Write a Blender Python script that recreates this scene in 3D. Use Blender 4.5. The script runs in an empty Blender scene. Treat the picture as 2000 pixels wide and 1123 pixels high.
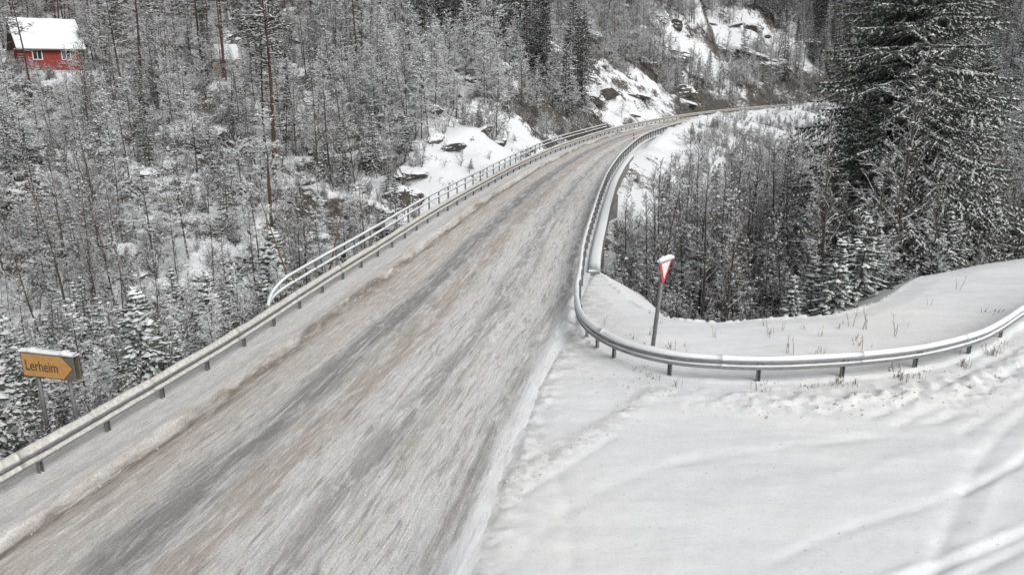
import bpy, math, random
import numpy as np
from mathutils import Vector, Matrix
R = math.radians
scene = bpy.context.scene
COL = scene.collection

# ------------------------------------------------------------------ camera
cam_d = bpy.data.cameras.new('camera')
cam_d.sensor_width = 36.0
cam_d.lens = 27.0
cam_d.clip_start = 0.1
cam_d.clip_end = 3000
cam = bpy.data.objects.new('camera', cam_d)
cam.location = (0, 0, 8.5)
cam.rotation_euler = (R(74), 0, 0)
COL.objects.link(cam)
scene.camera = cam

# ------------------------------------------------------------------ overcast daylight
SUN_EL, SUN_AZ = 42, 135            # the sun stands behind the cloud, behind the camera
world = bpy.data.worlds.new('World')
scene.world = world
world.use_nodes = True
wn = world.node_tree.nodes; wl = world.node_tree.links
for n in list(wn): wn.remove(n)
wo = wn.new('ShaderNodeOutputWorld'); wb = wn.new('ShaderNodeBackground')
sky = wn.new('ShaderNodeTexSky'); sky.sky_type = 'NISHITA'; sky.sun_disc = False
sky.sun_elevation = R(SUN_EL); sky.sun_rotation = R(SUN_AZ)
sky.air_density = 1.0; sky.dust_density = 6.0; sky.ozone_density = 1.0
hs = wn.new('ShaderNodeHueSaturation'); hs.inputs['Saturation'].default_value = 0.13
wl.new(sky.outputs[0], hs.inputs['Color']); wl.new(hs.outputs[0], wb.inputs['Color'])
wb.inputs['Strength'].default_value = 0.13
wl.new(wb.outputs[0], wo.inputs['Surface'])
sd = bpy.data.lights.new('sun', 'SUN'); sd.energy = 1.2; sd.angle = R(45); sd.color = (1.0, 0.975, 0.94)
sun = bpy.data.objects.new('sun', sd)
sun.rotation_euler = (R(90 - SUN_EL), 0, R(180 - SUN_AZ))
COL.objects.link(sun)
scene.view_settings.view_transform = 'Standard'
scene.view_settings.look = 'None'
scene.view_settings.gamma = 1
scene.view_settings.use_curve_mapping = False
scene.view_settings.exposure = -0.10

# ------------------------------------------------------------------ materials
def newmat(name):
    m = bpy.data.materials.new(name); m.use_nodes = True
    nt = m.node_tree
    for n in list(nt.nodes): nt.nodes.remove(n)
    out = nt.nodes.new('ShaderNodeOutputMaterial'); b = nt.nodes.new('ShaderNodeBsdfPrincipled')
    nt.links.new(b.outputs[0], out.inputs[0])
    return m, nt, b
def N(nt, t, **kw):
    n = nt.nodes.new(t)
    for k, v in kw.items(): setattr(n, k, v)
    return n
def noise(nt, vec, scale, detail=4, rough=0.55, dist=0.0):
    n = N(nt, 'ShaderNodeTexNoise'); n.inputs['Scale'].default_value = scale
    n.inputs['Detail'].default_value = detail; n.inputs['Roughness'].default_value = rough
    n.inputs['Distortion'].default_value = dist
    if vec is not None: nt.links.new(vec, n.inputs['Vector'])
    return n.outputs['Fac']
def ramp(nt, fac, stops, interp='LINEAR'):
    r = N(nt, 'ShaderNodeValToRGB'); r.color_ramp.interpolation = interp
    e = r.color_ramp.elements
    while len(e) < len(stops): e.new(0.5)
    for i, (p, c) in enumerate(stops):
        e[i].position = p
        e[i].color = (c, c, c, 1) if isinstance(c, (int, float)) else (*c, 1)
    nt.links.new(fac, r.inputs[0])
    return r.outputs[0]
def math_(nt, op, a, b=None, clamp=False):
    n = N(nt, 'ShaderNodeMath', operation=op); n.use_clamp = clamp
    for i, v in enumerate((a, b)):
        if v is None: continue
        if isinstance(v, (int, float)): n.inputs[i].default_value = v
        else: nt.links.new(v, n.inputs[i])
    return n.outputs[0]
def mix(nt, fac, a, b, mode='MIX'):
    n = N(nt, 'ShaderNodeMix', data_type='RGBA', blend_type=mode)
    for i, v in ((0, fac), (6, a), (7, b)):
        if isinstance(v, (int, float)): n.inputs[i].default_value = v
        elif isinstance(v, tuple): n.inputs[i].default_value = (*v, 1)
        else: nt.links.new(v, n.inputs[i])
    return n.outputs[2]
def bump(nt, b, h, strength=0.4, dist=0.05):
    n = N(nt, 'ShaderNodeBump'); n.inputs['Strength'].default_value = strength; n.inputs['Distance'].default_value = dist
    nt.links.new(h, n.inputs['Height']); nt.links.new(n.outputs[0], b.inputs['Normal'])
def objco(nt): return N(nt, 'ShaderNodeTexCoord').outputs['Object']
def geopos(nt): return N(nt, 'ShaderNodeNewGeometry').outputs['Position']

def flat_mat(name, c1, c2, scale=6, rough=0.8, metal=0.0, bs=0.3, bd=0.02):
    m, nt, b = newmat(name)
    co = objco(nt)
    f = noise(nt, co, scale, 5, 0.65)
    col = ramp(nt, f, [(0.3, c1), (0.7, c2)])
    nt.links.new(col, b.inputs['Base Color'])
    b.inputs['Roughness'].default_value = rough; b.inputs['Metallic'].default_value = metal
    bump(nt, b, f, bs, bd)
    return m
SNOW_C = (0.80, 0.82, 0.845)
M = {}
M['snow'] = flat_mat('fresh_snow', (0.73, 0.75, 0.775), (0.80, 0.815, 0.83), 9, 0.75)
M['dirty_snow'] = flat_mat('roadside_snow', (0.38, 0.37, 0.345), (0.68, 0.67, 0.64), 11, 0.85)
M['twig_snow'] = flat_mat('twig_snow', (0.44, 0.45, 0.455), (0.70, 0.71, 0.72), 1.5, 0.85)
M['bough_snow'] = flat_mat('snow_on_boughs', (0.62, 0.635, 0.65), (0.80, 0.81, 0.82), 2.5, 0.85)
M['needle_snow'] = flat_mat('snow_on_needles', (0.50, 0.52, 0.53), (0.74, 0.755, 0.77), 2.0, 0.85)
M['bark'] = flat_mat('grey_brown_bark', (0.04, 0.033, 0.03), (0.11, 0.095, 0.086), 5, 0.9)
M['twig_brown'] = flat_mat('brown_birch_twigs', (0.06, 0.05, 0.044), (0.16, 0.14, 0.125), 2, 0.9)
M['twig'] = flat_mat('twig_bark', (0.035, 0.029, 0.026), (0.095, 0.082, 0.074), 2, 0.9)
M['pine_bark'] = flat_mat('reddish_pine_bark', (0.035, 0.022, 0.018), (0.11, 0.07, 0.055), 4, 0.9, 0, 0.7, 0.05)
M['spruce_bark'] = flat_mat('spruce_bark', (0.05, 0.042, 0.038), (0.16, 0.14, 0.125), 6, 0.9, 0, 0.7, 0.04)
M['needle'] = flat_mat('spruce_needles', (0.045, 0.055, 0.042), (0.125, 0.138, 0.11), 3, 0.8)
M['needle_dark'] = flat_mat('dark_spruce_needles', (0.014, 0.02, 0.018), (0.035, 0.042, 0.034), 3, 0.8)
M['pine_needle'] = flat_mat('pine_needles', (0.03, 0.038, 0.022), (0.09, 0.095, 0.06), 3, 0.8)
M['steel'] = flat_mat('galvanised_steel', (0.22, 0.225, 0.23), (0.36, 0.365, 0.37), 7, 0.5, 0.55)
M['post_steel'] = flat_mat('weathered_post_steel', (0.13, 0.13, 0.13), (0.25, 0.25, 0.25), 9, 0.6, 0.3)
M['concrete'] = flat_mat('damp_concrete', (0.17, 0.165, 0.16), (0.30, 0.29, 0.28), 2.5, 0.9)
M['red_wood'] = flat_mat('red_painted_boards', (0.21, 0.028, 0.022), (0.34, 0.055, 0.042), 8, 0.7)
M['yellow_wood'] = flat_mat('ochre_boards', (0.42, 0.30, 0.14), (0.52, 0.40, 0.2), 8, 0.7)
M['white_paint'] = flat_mat('white_paint', (0.66, 0.66, 0.64), (0.76, 0.76, 0.75), 8, 0.5)
M['glass'] = flat_mat('dark_window_glass', (0.02, 0.025, 0.03), (0.04, 0.045, 0.05), 2, 0.1)
M['sign_yellow'] = flat_mat('orange_sign_sheet', (0.47, 0.245, 0.065), (0.60, 0.33, 0.10), 12, 0.45, 0, 0.1, 0.005)
M['sign_black'] = flat_mat('sign_lettering', (0.03, 0.028, 0.025), (0.06, 0.055, 0.05), 12, 0.5)
M['sign_grey'] = flat_mat('grey_sign_board', (0.11, 0.105, 0.085), (0.17, 0.16, 0.135), 10, 0.6)
M['sign_red'] = flat_mat('red_sign_sheet', (0.50, 0.035, 0.05), (0.60, 0.06, 0.07), 10, 0.45, 0, 0.1, 0.005)
M['dry_stem'] = flat_mat('dry_stems', (0.10, 0.075, 0.05), (0.22, 0.17, 0.12), 6, 0.9)

def rocky(name, scale=1.0, thr=0.62, dark=(0.035, 0.032, 0.03), light=(0.17, 0.155, 0.14)):
    """bare rock on steep faces, snow lying on what faces up"""
    m, nt, b = newmat(name)
    g = N(nt, 'ShaderNodeNewGeometry'); pos = g.outputs['Position']
    sep = N(nt, 'ShaderNodeSeparateXYZ'); nt.links.new(g.outputs['Normal'], sep.inputs[0])
    n1 = noise(nt, pos, 0.9 * scale, 6, 0.7); n2 = noise(nt, pos, 5 * scale, 4, 0.7)
    k = math_(nt, 'ADD', sep.outputs[2], math_(nt, 'MULTIPLY', math_(nt, 'SUBTRACT', n1, 0.5), 0.55))
    k = math_(nt, 'ADD', k, math_(nt, 'MULTIPLY', math_(nt, 'SUBTRACT', n2, 0.5), 0.5))
    f = ramp(nt, k, [(thr - 0.05, 0.0), (thr + 0.05, 1.0)])
    rc = ramp(nt, n2, [(0.3, dark), (0.55, (0.10, 0.09, 0.08)), (0.72, light)])
    col = mix(nt, f, rc, SNOW_C)
    nt.links.new(col, b.inputs['Base Color']); b.inputs['Roughness'].default_value = 0.85
    bump(nt, b, n2, 0.6, 0.15)
    return m
M['rock'] = rocky('snowy_rock', 1.2, 0.50)

# forest floor
m, nt, b = newmat('snowy_hillside')
g = N(nt, 'ShaderNodeNewGeometry'); pos = g.outputs['Position']
sep = N(nt, 'ShaderNodeSeparateXYZ'); nt.links.new(g.outputs['Normal'], sep.inputs[0])
n1 = noise(nt, pos, 0.16, 4, 0.6); n2 = noise(nt, pos, 1.3, 5, 0.7); n3 = noise(nt, pos, 6.0, 4, 0.7)
k = math_(nt, 'ADD', sep.outputs[2], math_(nt, 'MULTIPLY', math_(nt, 'SUBTRACT', n1, 0.5), 0.35))
k = math_(nt, 'ADD', k, math_(nt, 'MULTIPLY', math_(nt, 'SUBTRACT', n2, 0.5), 0.7))
k = math_(nt, 'ADD', k, math_(nt, 'MULTIPLY', math_(nt, 'SUBTRACT', n3, 0.5), 0.45))
la = N(nt, 'ShaderNodeAttribute', attribute_name='litter').outputs['Fac']
k = math_(nt, 'SUBTRACT', math_(nt, 'ADD', k, 0.26), math_(nt, 'MULTIPLY', la, 0.34))
f = ramp(nt, k, [(0.73, 0.0), (0.85, 1.0)])
dirt = ramp(nt, n3, [(0.3, (0.02, 0.018, 0.017)), (0.5, (0.065, 0.057, 0.05)), (0.62, (0.16, 0.145, 0.13)), (0.75, (0.4, 0.39, 0.38))])
col = mix(nt, f, dirt, SNOW_C)
nt.links.new(col, b.inputs['Base Color']); b.inputs['Roughness'].default_value = 0.85
bump(nt, b, n3, 0.6, 0.2)
M['hill'] = m

# clean snow sheet with grains and fine drift relief
m, nt, b = newmat('snow_field')
pos = geopos(nt)
mp = N(nt, 'ShaderNodeMapping'); mp.inputs['Rotation'].default_value = (0, 0, R(-14)); mp.inputs['Scale'].default_value = (0.30, 0.85, 1)
nt.links.new(pos, mp.inputs['Vector'])
a1 = noise(nt, mp.outputs[0], 1.0, 6, 0.6); a2 = noise(nt, pos, 13, 6, 0.8); a3 = noise(nt, pos, 0.12, 2)
a4 = noise(nt, pos, 30, 2, 0.6)
c = ramp(nt, a1, [(0.3, (0.70, 0.72, 0.745)), (0.65, (0.80, 0.815, 0.83))])
c = mix(nt, ramp(nt, a3, [(0.42, 0.0), (0.6, 0.35)]), c, (0.79, 0.785, 0.755))
c = mix(nt, 1.0, c, ramp(nt, a2, [(0.34, 0.88), (0.5, 1.0)]), 'MULTIPLY')
speck = ramp(nt, a4, [(0.68, 0.0), (0.74, 0.55)])
c = mix(nt, speck, c, (0.40, 0.38, 0.35))
spr = N(nt, 'ShaderNodeAttribute', attribute_name='spray').outputs['Fac']
sk = math_(nt, 'MULTIPLY', spr, ramp(nt, noise(nt, pos, 2.4, 7, 0.75), [(0.42, 0.0), (0.56, 1.0)]))
c = mix(nt, math_(nt, 'MULTIPLY', sk, 0.75), c, (0.50, 0.495, 0.49))
nt.links.new(c, b.inputs['Base Color']); b.inputs['Roughness'].default_value = 0.7
h = math_(nt, 'ADD', math_(nt, 'MULTIPLY', a1, 1.0), math_(nt, 'MULTIPLY', a2, 0.45))
bump(nt, b, h, 0.35, 0.09)
M['snow_field'] = m

# slushy road: colour laid out across (u, metres from the left rail) and along (v)
m, nt, b = newmat('slush_covered_road')
uv = N(nt, 'ShaderNodeUVMap', uv_map='UVMap').outputs[0]
def mapped(sx, sy):
    mp = N(nt, 'ShaderNodeMapping'); mp.inputs['Scale'].default_value = (sx, sy, 1)
    nt.links.new(uv, mp.inputs['Vector']); return mp.outputs[0]
wob = noise(nt, mapped(0.5, 0.10), 1.0, 4, 0.6)
wob2 = noise(nt, mapped(2.6, 0.35), 1.0, 4, 0.65)
su = N(nt, 'ShaderNodeSeparateXYZ'); nt.links.new(uv, su.inputs[0])
u = math_(nt, 'ADD', su.outputs[0], math_(nt, 'MULTIPLY', math_(nt, 'SUBTRACT', wob, 0.5), 0.9))
u = math_(nt, 'ADD', u, math_(nt, 'MULTIPLY', math_(nt, 'SUBTRACT', wob2, 0.5), 0.55))
uf = math_(nt, 'MULTIPLY', u, 0.1)
WHT = (0.72, 0.725, 0.715); PALE = (0.62, 0.60, 0.565); BRN = (0.50, 0.46, 0.425); GRY = (0.31, 0.31, 0.305); DRK = (0.17, 0.145, 0.125)
base = ramp(nt, uf, [(0.00, (0.70, 0.70, 0.69)), (0.11, (0.68, 0.67, 0.65)), (0.135, (0.52, 0.49, 0.46)), (0.150, DRK), (0.162, (0.30, 0.26, 0.23)), (0.18, BRN), (0.235, (0.56, 0.525, 0.495)),
                     (0.285, (0.60, 0.58, 0.555)), (0.325, GRY), (0.385, (0.26, 0.262, 0.26)), (0.415, (0.50, 0.485, 0.47)), (0.465, (0.50, 0.455, 0.42)), (0.51, (0.46, 0.41, 0.375)), (0.55, (0.66, 0.645, 0.62)), (0.62, WHT),
                     (0.665, (0.40, 0.40, 0.395)), (0.69, (0.37, 0.37, 0.365)), (0.715, WHT), (0.745, (0.50, 0.485, 0.46)), (0.765, (0.68, 0.665, 0.63)), (0.82, (0.73, 0.735, 0.73)),
                     (0.885, (0.62, 0.625, 0.63)), (0.905, (0.38, 0.38, 0.38)), (0.922, (0.60, 0.60, 0.60)), (0.945, (0.74, 0.75, 0.76))])
st = noise(nt, mapped(6.0, 0.30), 1.0, 7, 0.72, 0.4); st2 = noise(nt, mapped(15.0, 2.2), 1.0, 5, 0.75)
gr = noise(nt, mapped(26.0, 20.0), 1.0, 4, 0.8); cl = noise(nt, mapped(2.6, 0.55), 1.0, 8, 0.72, 0.6); cl2 = noise(nt, mapped(3.4, 0.40), 1.6, 8, 0.75, 0.5)
side = ramp(nt, uf, [(0.125, 0.10), (0.165, 0.45), (0.30, 0.5), (0.62, 1.0)])
base = mix(nt, math_(nt, 'MULTIPLY', ramp(nt, cl, [(0.50, 0.0), (0.60, 0.75)]), side), base, (0.77, 0.775, 0.77))
base = mix(nt, math_(nt, 'MULTIPLY', ramp(nt, cl2, [(0.38, 0.7), (0.47, 0.0)]), ramp(nt, uf, [(0.12, 0.15), (0.17, 1.0)])), base, (0.30, 0.285, 0.27))
base = mix(nt, math_(nt, 'MULTIPLY', ramp(nt, st, [(0.36, 0.55), (0.47, 0.0)]), side), base, (0.33, 0.315, 0.30))
base = mix(nt, ramp(nt, st, [(0.54, 0.0), (0.64, 0.6)]), base, (0.78, 0.775, 0.765))
base = mix(nt, 1.0, base, ramp(nt, st2, [(0.34, 0.80), (0.60, 1.10)]), 'MULTIPLY')
base = mix(nt, 1.0, base, ramp(nt, gr, [(0.34, 0.72), (0.5, 1.02), (0.66, 1.18)]), 'MULTIPLY')
edge_f = ramp(nt, uf, [(0.925, 0.0), (0.965, 1.0)])
base = mix(nt, edge_f, base, mix(nt, ramp(nt, cl2, [(0.42, 0.5), (0.52, 0.0)]), (0.765, 0.78, 0.80), (0.55, 0.55, 0.55)))
nt.links.new(base, b.inputs['Base Color']); b.inputs['Roughness'].default_value = 0.72
hh = math_(nt, 'ADD', math_(nt, 'MULTIPLY', st, 0.7), math_(nt, 'MULTIPLY', gr, 0.55))
hh = math_(nt, 'ADD', hh, math_(nt, 'MULTIPLY', cl, 0.6))
bump(nt, b, hh, 0.9, 0.07)
M['road'] = m

# ------------------------------------------------------------------ helpers
def tag(o, label=None, cat=None, group=None, kind=None):
    if label: o['label'] = label
    if cat: o['category'] = cat
    if group: o['group'] = group
    if kind: o['kind'] = kind
    return o
def link(o, parent=None):
    COL.objects.link(o)
    if parent: o.parent = parent
    return o
def empty(name, loc=(0, 0, 0), rz=0.0):
    e = bpy.data.objects.new(name, None); e.location = loc; e.rotation_euler = (0, 0, rz)
    e.empty_display_size = 0.3
    return link(e)
class MB:
    def __init__(s): s.v = []; s.f = []; s.m = []
    def quadstrip(s, rings, mats, close=True):
        """rings: list of equal-length vertex lists; mats: material per side"""
        b0 = len(s.v); n = len(rings[0])
        for r in rings: s.v.extend(r)
        for i in range(len(rings) - 1):
            for j in range(n if close else n - 1):
                k = (j + 1) % n
                s.f.append((b0 + i * n + j, b0 + i * n + k, b0 + (i + 1) * n + k, b0 + (i + 1) * n + j))
                s.m.append(mats[j % len(mats)] if isinstance(mats, (list, tuple)) else mats)
        return b0
    def cap(s, ids, mat): s.f.append(tuple(ids)); s.m.append(mat)
    def tube(s, pts, rad, n=6, mat=0, capped=True):
        rings = []
        for i, p in enumerate(pts):
            p = Vector(p)
            d = (Vector(pts[min(i + 1, len(pts) - 1)]) - Vector(pts[max(i - 1, 0)])).normalized()
            a = Vector((0, 0, 1)) if abs(d.z) < 0.9 else Vector((1, 0, 0))
            sx = d.cross(a).normalized(); sy = sx.cross(d)
            r = rad[i] if isinstance(rad, (list, tuple)) else rad
            rings.append([tuple(p + sx * (math.cos(t) * r) + sy * (math.sin(t) * r)) for t in [2 * math.pi * j / n for j in range(n)]])
        b0 = s.quadstrip(rings, mat)
        if capped:
            s.cap([b0 + j for j in range(n)][::-1], mat if not isinstance(mat, (list, tuple)) else mat[0])
            L = b0 + (len(pts) - 1) * n
            s.cap([L + j for j in range(n)], mat if not isinstance(mat, (list, tuple)) else mat[0])
    def box(s, cx, cy, cz, sx, sy, sz, mat=0, rz=0.0):
        b0 = len(s.v); c, q = math.cos(rz), math.sin(rz)
        for z in (-1, 1):
            for x, y in ((-1, -1), (1, -1), (1, 1), (-1, 1)):
                X, Y = x * sx / 2, y * sy / 2
                s.v.append((cx + X * c - Y * q, cy + X * q + Y * c, cz + z * sz / 2))
        for f in ((3, 2, 1, 0), (4, 5, 6, 7), (0, 1, 5, 4), (1, 2, 6, 5), (2, 3, 7, 6), (3, 0, 4, 7)):
            s.f.append(tuple(b0 + i for i in f)); s.m.append(mat)
    def mesh(s, name, mats, smooth=False):
        me = bpy.data.meshes.new(name); me.from_pydata(s.v, [], s.f)
        for m in mats: me.materials.append(M[m])
        if len(mats) > 1: me.polygons.foreach_set('material_index', s.m)
        if smooth: me.polygons.foreach_set('use_smooth', [True] * len(s.f))
        me.update(); return me
    def build(s, name, mats, parent=None, smooth=False):
        if isinstance(mats, str): mats = [mats]
        return link(bpy.data.objects.new(name, s.mesh(name, mats, smooth)), parent)

# numpy value noise
_rng = np.random.RandomState(7)
_T = _rng.rand(256, 256)
def vn(x, y):
    xi = np.floor(x).astype(int); yi = np.floor(y).astype(int)
    fx = x - xi; fy = y - yi
    fx = fx * fx * (3 - 2 * fx); fy = fy * fy * (3 - 2 * fy)
    a = _T[xi & 255, yi & 255]; b_ = _T[(xi + 1) & 255, yi & 255]
    c_ = _T[xi & 255, (yi + 1) & 255]; d_ = _T[(xi + 1) & 255, (yi + 1) & 255]
    return (a * (1 - fx) + b_ * fx) * (1 - fy) + (c_ * (1 - fx) + d_ * fx) * fy
def fbm(x, y, o=4, g=0.5):
    s = 0; a = 1; t = 0
    for i in range(o):
        s = s + a * vn(x + 17.3 * i, y + 9.1 * i); t += a; a *= g; x = x * 2.03; y = y * 2.03
    return s / t
def smooth_poly(P, step=1.0):
    """Catmull-Rom through P, resampled evenly"""
    P = np.array(P, float); Q = np.vstack([2 * P[0] - P[1], P, 2 * P[-1] - P[-2]])
    out = []
    for i in range(len(P) - 1):
        p0, p1, p2, p3 = Q[i], Q[i + 1], Q[i + 2], Q[i + 3]
        for t in np.linspace(0, 1, 24, endpoint=False):
            out.append(0.5 * ((2 * p1) + (-p0 + p2) * t + (2 * p0 - 5 * p1 + 4 * p2 - p3) * t ** 2 + (-p0 + 3 * p1 - 3 * p2 + p3) * t ** 3))
    out.append(P[-1]); out = np.array(out)
    d = np.r_[0, np.cumsum(np.hypot(*np.diff(out, axis=0).T))]
    s = np.arange(0, d[-1], step)
    return np.c_[np.interp(s, d, out[:, 0]), np.interp(s, d, out[:, 1])]
def seg_dist(X, Y, P):
    best = np.full(X.shape, 1e9)
    for a, b_ in zip(P[:-1], P[1:]):
        dx, dy = b_[0] - a[0], b_[1] - a[1]; L2 = dx * dx + dy * dy + 1e-9
        t = np.clip(((X - a[0]) * dx + (Y - a[1]) * dy) / L2, 0, 1)
        best = np.minimum(best, np.hypot(X - a[0] - t * dx, Y - a[1] - t * dy))
    return best
def inside(X, Y, P):
    c = np.zeros(X.shape, bool); n = len(P)
    for i in range(n):
        x1, y1 = P[i]; x2, y2 = P[(i + 1) % n]
        if y1 == y2: continue
        c ^= ((y1 > Y) != (y2 > Y)) & (X < (x2 - x1) * (Y - y1) / (y2 - y1) + x1)
    return c
def normals2(P):
    T = np.gradient(P, axis=0); T /= np.hypot(T[:, 0], T[:, 1])[:, None]
    return np.c_[T[:, 1], -T[:, 0]]          # points right of travel

# ------------------------------------------------------------------ lines of the place (metres)
BANKS = [(-5.0, 61, 4.5), (-2.6, 69, 4.5), (1.5, 78, 3), (12.5, 112, 4), (16.5, 120, 5.5), (20.5, 127, 6), (25, 132, 4), (24, 136, 4), (38, 168, 8), (48, 186, 8), (60, 193, 7), (68, 193, 5), (30, 160, 4), (12.5, 66, 3.2), (15.5, 76, 4), (17.5, 88, 5), (22, 101, 5), (28, 114, 4), (36, 130, 4), (46, 143, 4)]
def openness(X, Y):
    o = np.zeros(np.shape(X))
    for bx, by, br_ in BANKS: o = np.maximum(o, 0.8 * np.exp(-(((X - bx) ** 2 + (Y - by) ** 2) / (br_ * 1.15) ** 2) ** 1.5))
    return o
LEFT = [(-14.6, -30), (-13.4, -12), (-12.1, 3), (-10.95, 11), (-10.05, 14.9), (-9.26, 18.2), (-8.39, 22.1), (-7.3, 28.2), (-6.05, 34.6), (-4.35, 43.6), (-1.8, 55.2),
        (1.5, 68.6), (5.9, 83.2), (13.9, 104.5), (24.9, 126), (38.6, 146.5), (53.5, 163), (71.5, 177.5), (95, 189), (122, 196), (150, 199)]
RIGHT = [(2.55, 22.9), (2.25, 24.4), (2.33, 26.7), (2.74, 29.9), (3.36, 35.0), (4.5, 42.3), (5.9, 50.9), (7.9, 61.9), (11.3, 76.9),
         (16.6, 95.5), (25.0, 114.8), (35.0, 131.5), (48.8, 148.5), (66.0, 163.5), (92, 176), (121, 184), (150, 187.5)]
left = smooth_poly(LEFT, 0.5); right = smooth_poly(RIGHT, 0.5)
EDGE = [(3.75, 32.3), (4.45, 27.9), (5.4, 25.9), (7.05, 25.3), (9.0, 25.8), (11.3, 26.2), (13.7, 27.6), (16.9, 31.0), (18.6, 32.0), (23.3, 34.4), (34, 38), (52, 40)]
edge = smooth_poly(EDGE, 0.6)
ln = normals2(left); rn = normals2(right)
lo = left - ln * 0.9; ro = right + rn * 0.9
def cut(P, y0, y1): return P[(P[:, 1] >= y0) & (P[:, 1] <= y1)]
plat_near = np.vstack([cut(lo, -40, 30.5), edge, [(60, 40), (60, -40), (-14.8, -40)]])
far_l = cut(lo, 68, 400); far_r = cut(right + rn * 0.9, 73, 400)
plat_far = np.vstack([far_l, far_r[::-1]])
CREEK = [(-140, 70), (-90, 52), (-60, 42), (-30, 35), (-12, 38), (4, 46), (16, 44), (32, 46), (60, 56), (110, 66), (200, 70)]
creek = smooth_poly(CREEK, 4)
SPUR = [(76, 195, 11), (63, 203, 25), (46, 218, 34), (16, 245, 46), (-30, 280, 60)]

def terrain_z(X, Y, detail=True):
    cy = np.interp(X, creek[:, 0], creek[:, 1])
    dc = seg_dist(X, Y, creek); s = np.where(Y > cy, dc, -dc)
    west = 1 / (1 + np.exp((X - 5 - 0.25 * np.maximum(Y - 50, 0)) / 6))      # 1 on the left side of the road
    far = np.maximum(s - 3, 0)
    H = -7.6 + west * (0.31 * far + 0.35 * np.maximum(far - 75, 0)) + (1 - west) * (0.10 * far)
    H = H + 0.42 * np.maximum(-s - 4, 0) * (1 - 0.4 * west)
    H = H + 2.0 * np.exp(-(((X + 7) / 7) ** 2 + ((Y - 69) / 10) ** 2))
    H = H + 6.5 * np.exp(-(((X - 16) / 9) ** 2 + ((Y - 124) / 9) ** 2))
    H = H + 0.5 * np.maximum(X - 62 - 0.05 * Y, 0) * (1 - west)
    H = H + 0.62 * np.maximum(Y - 245 + 0.15 * X, 0)
    # the rocky spur above the bend
    best = np.full(X.shape, -99.0)
    for a, b_ in zip(SPUR[:-1], SPUR[1:]):
        dx, dy = b_[0] - a[0], b_[1] - a[1]
        t = np.clip(((X - a[0]) * dx + (Y - a[1]) * dy) / (dx * dx + dy * dy), 0, 1)
        d = np.hypot(X - a[0] - t * dx, Y - a[1] - t * dy)
        best = np.maximum(best, a[2] + (b_[2] - a[2]) * t - 0.62 * d)
    H = np.maximum(H, best)
    if detail:
        amp = np.clip((np.abs(s)) / 12, 0.3, 1) * (0.4 + 0.6 * west)
        H = H + amp * (6.0 * (fbm(X / 22, Y / 22, 4) - 0.5) + 2.4 * (fbm(X / 5 + 40, Y / 5, 3) - 0.5))
        q = fbm(X / 9 + 11, Y / 9 + 5, 3); st = 1.5; H = H + 2.2 * (fbm(X / 6 + 3, Y / 6, 3) - 0.5)
        wv = 1.6 * (fbm(X / 4 + 31, Y / 4, 3) - 0.5); K = (H + wv) / st; T = np.floor(K) * st + st * np.clip((K - np.floor(K)) * 1.9 - 0.45, 0, 1) - wv     # ledges
        wc = np.exp(-(((X + 54.5) / 8) ** 2 + ((Y - 93) / 8) ** 2) ** 2); H = H * (1 - wc) + 8.2 * wc
        op = openness(X, Y)
        rock = (1 - wc) * (1 - 0.75 * op) * np.clip((q - 0.46) * 6, 0, 1) * np.clip(west * 1.4, 0, 1) * np.clip((s - 4) / 10, 0, 1)
        H = H * (1 - rock) + T * rock
    dn = seg_dist(X, Y, np.vstack([plat_near, plat_near[:1]])); dn = np.where(inside(X, Y, plat_near), -dn, dn)
    df = seg_dist(X, Y, np.vstack([plat_far, plat_far[:1]])); df = np.where(inside(X, Y, plat_far), -df, df)
    d = np.minimum(dn, df)
    dd = np.maximum(d, 0)
    lowp = -0.62 * dd - 0.12 * np.clip(dd, 0, 1)
    bn = np.clip(dd / 4, 0, 1) * (3.6 * (fbm(X / 4.5, Y / 4.5, 4) - 0.5) + 1.6 * (fbm(X / 1.4 + 7, Y / 1.4, 3) - 0.5)) if detail else 0
    z = np.minimum(np.maximum(H, lowp + np.minimum(bn, 0) * 0), np.where(df < dn, 0.85, 0.3) * dd + np.maximum(bn, -0.8 * dd))
    return np.where(d <= 0, 0.0, z), d

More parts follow.
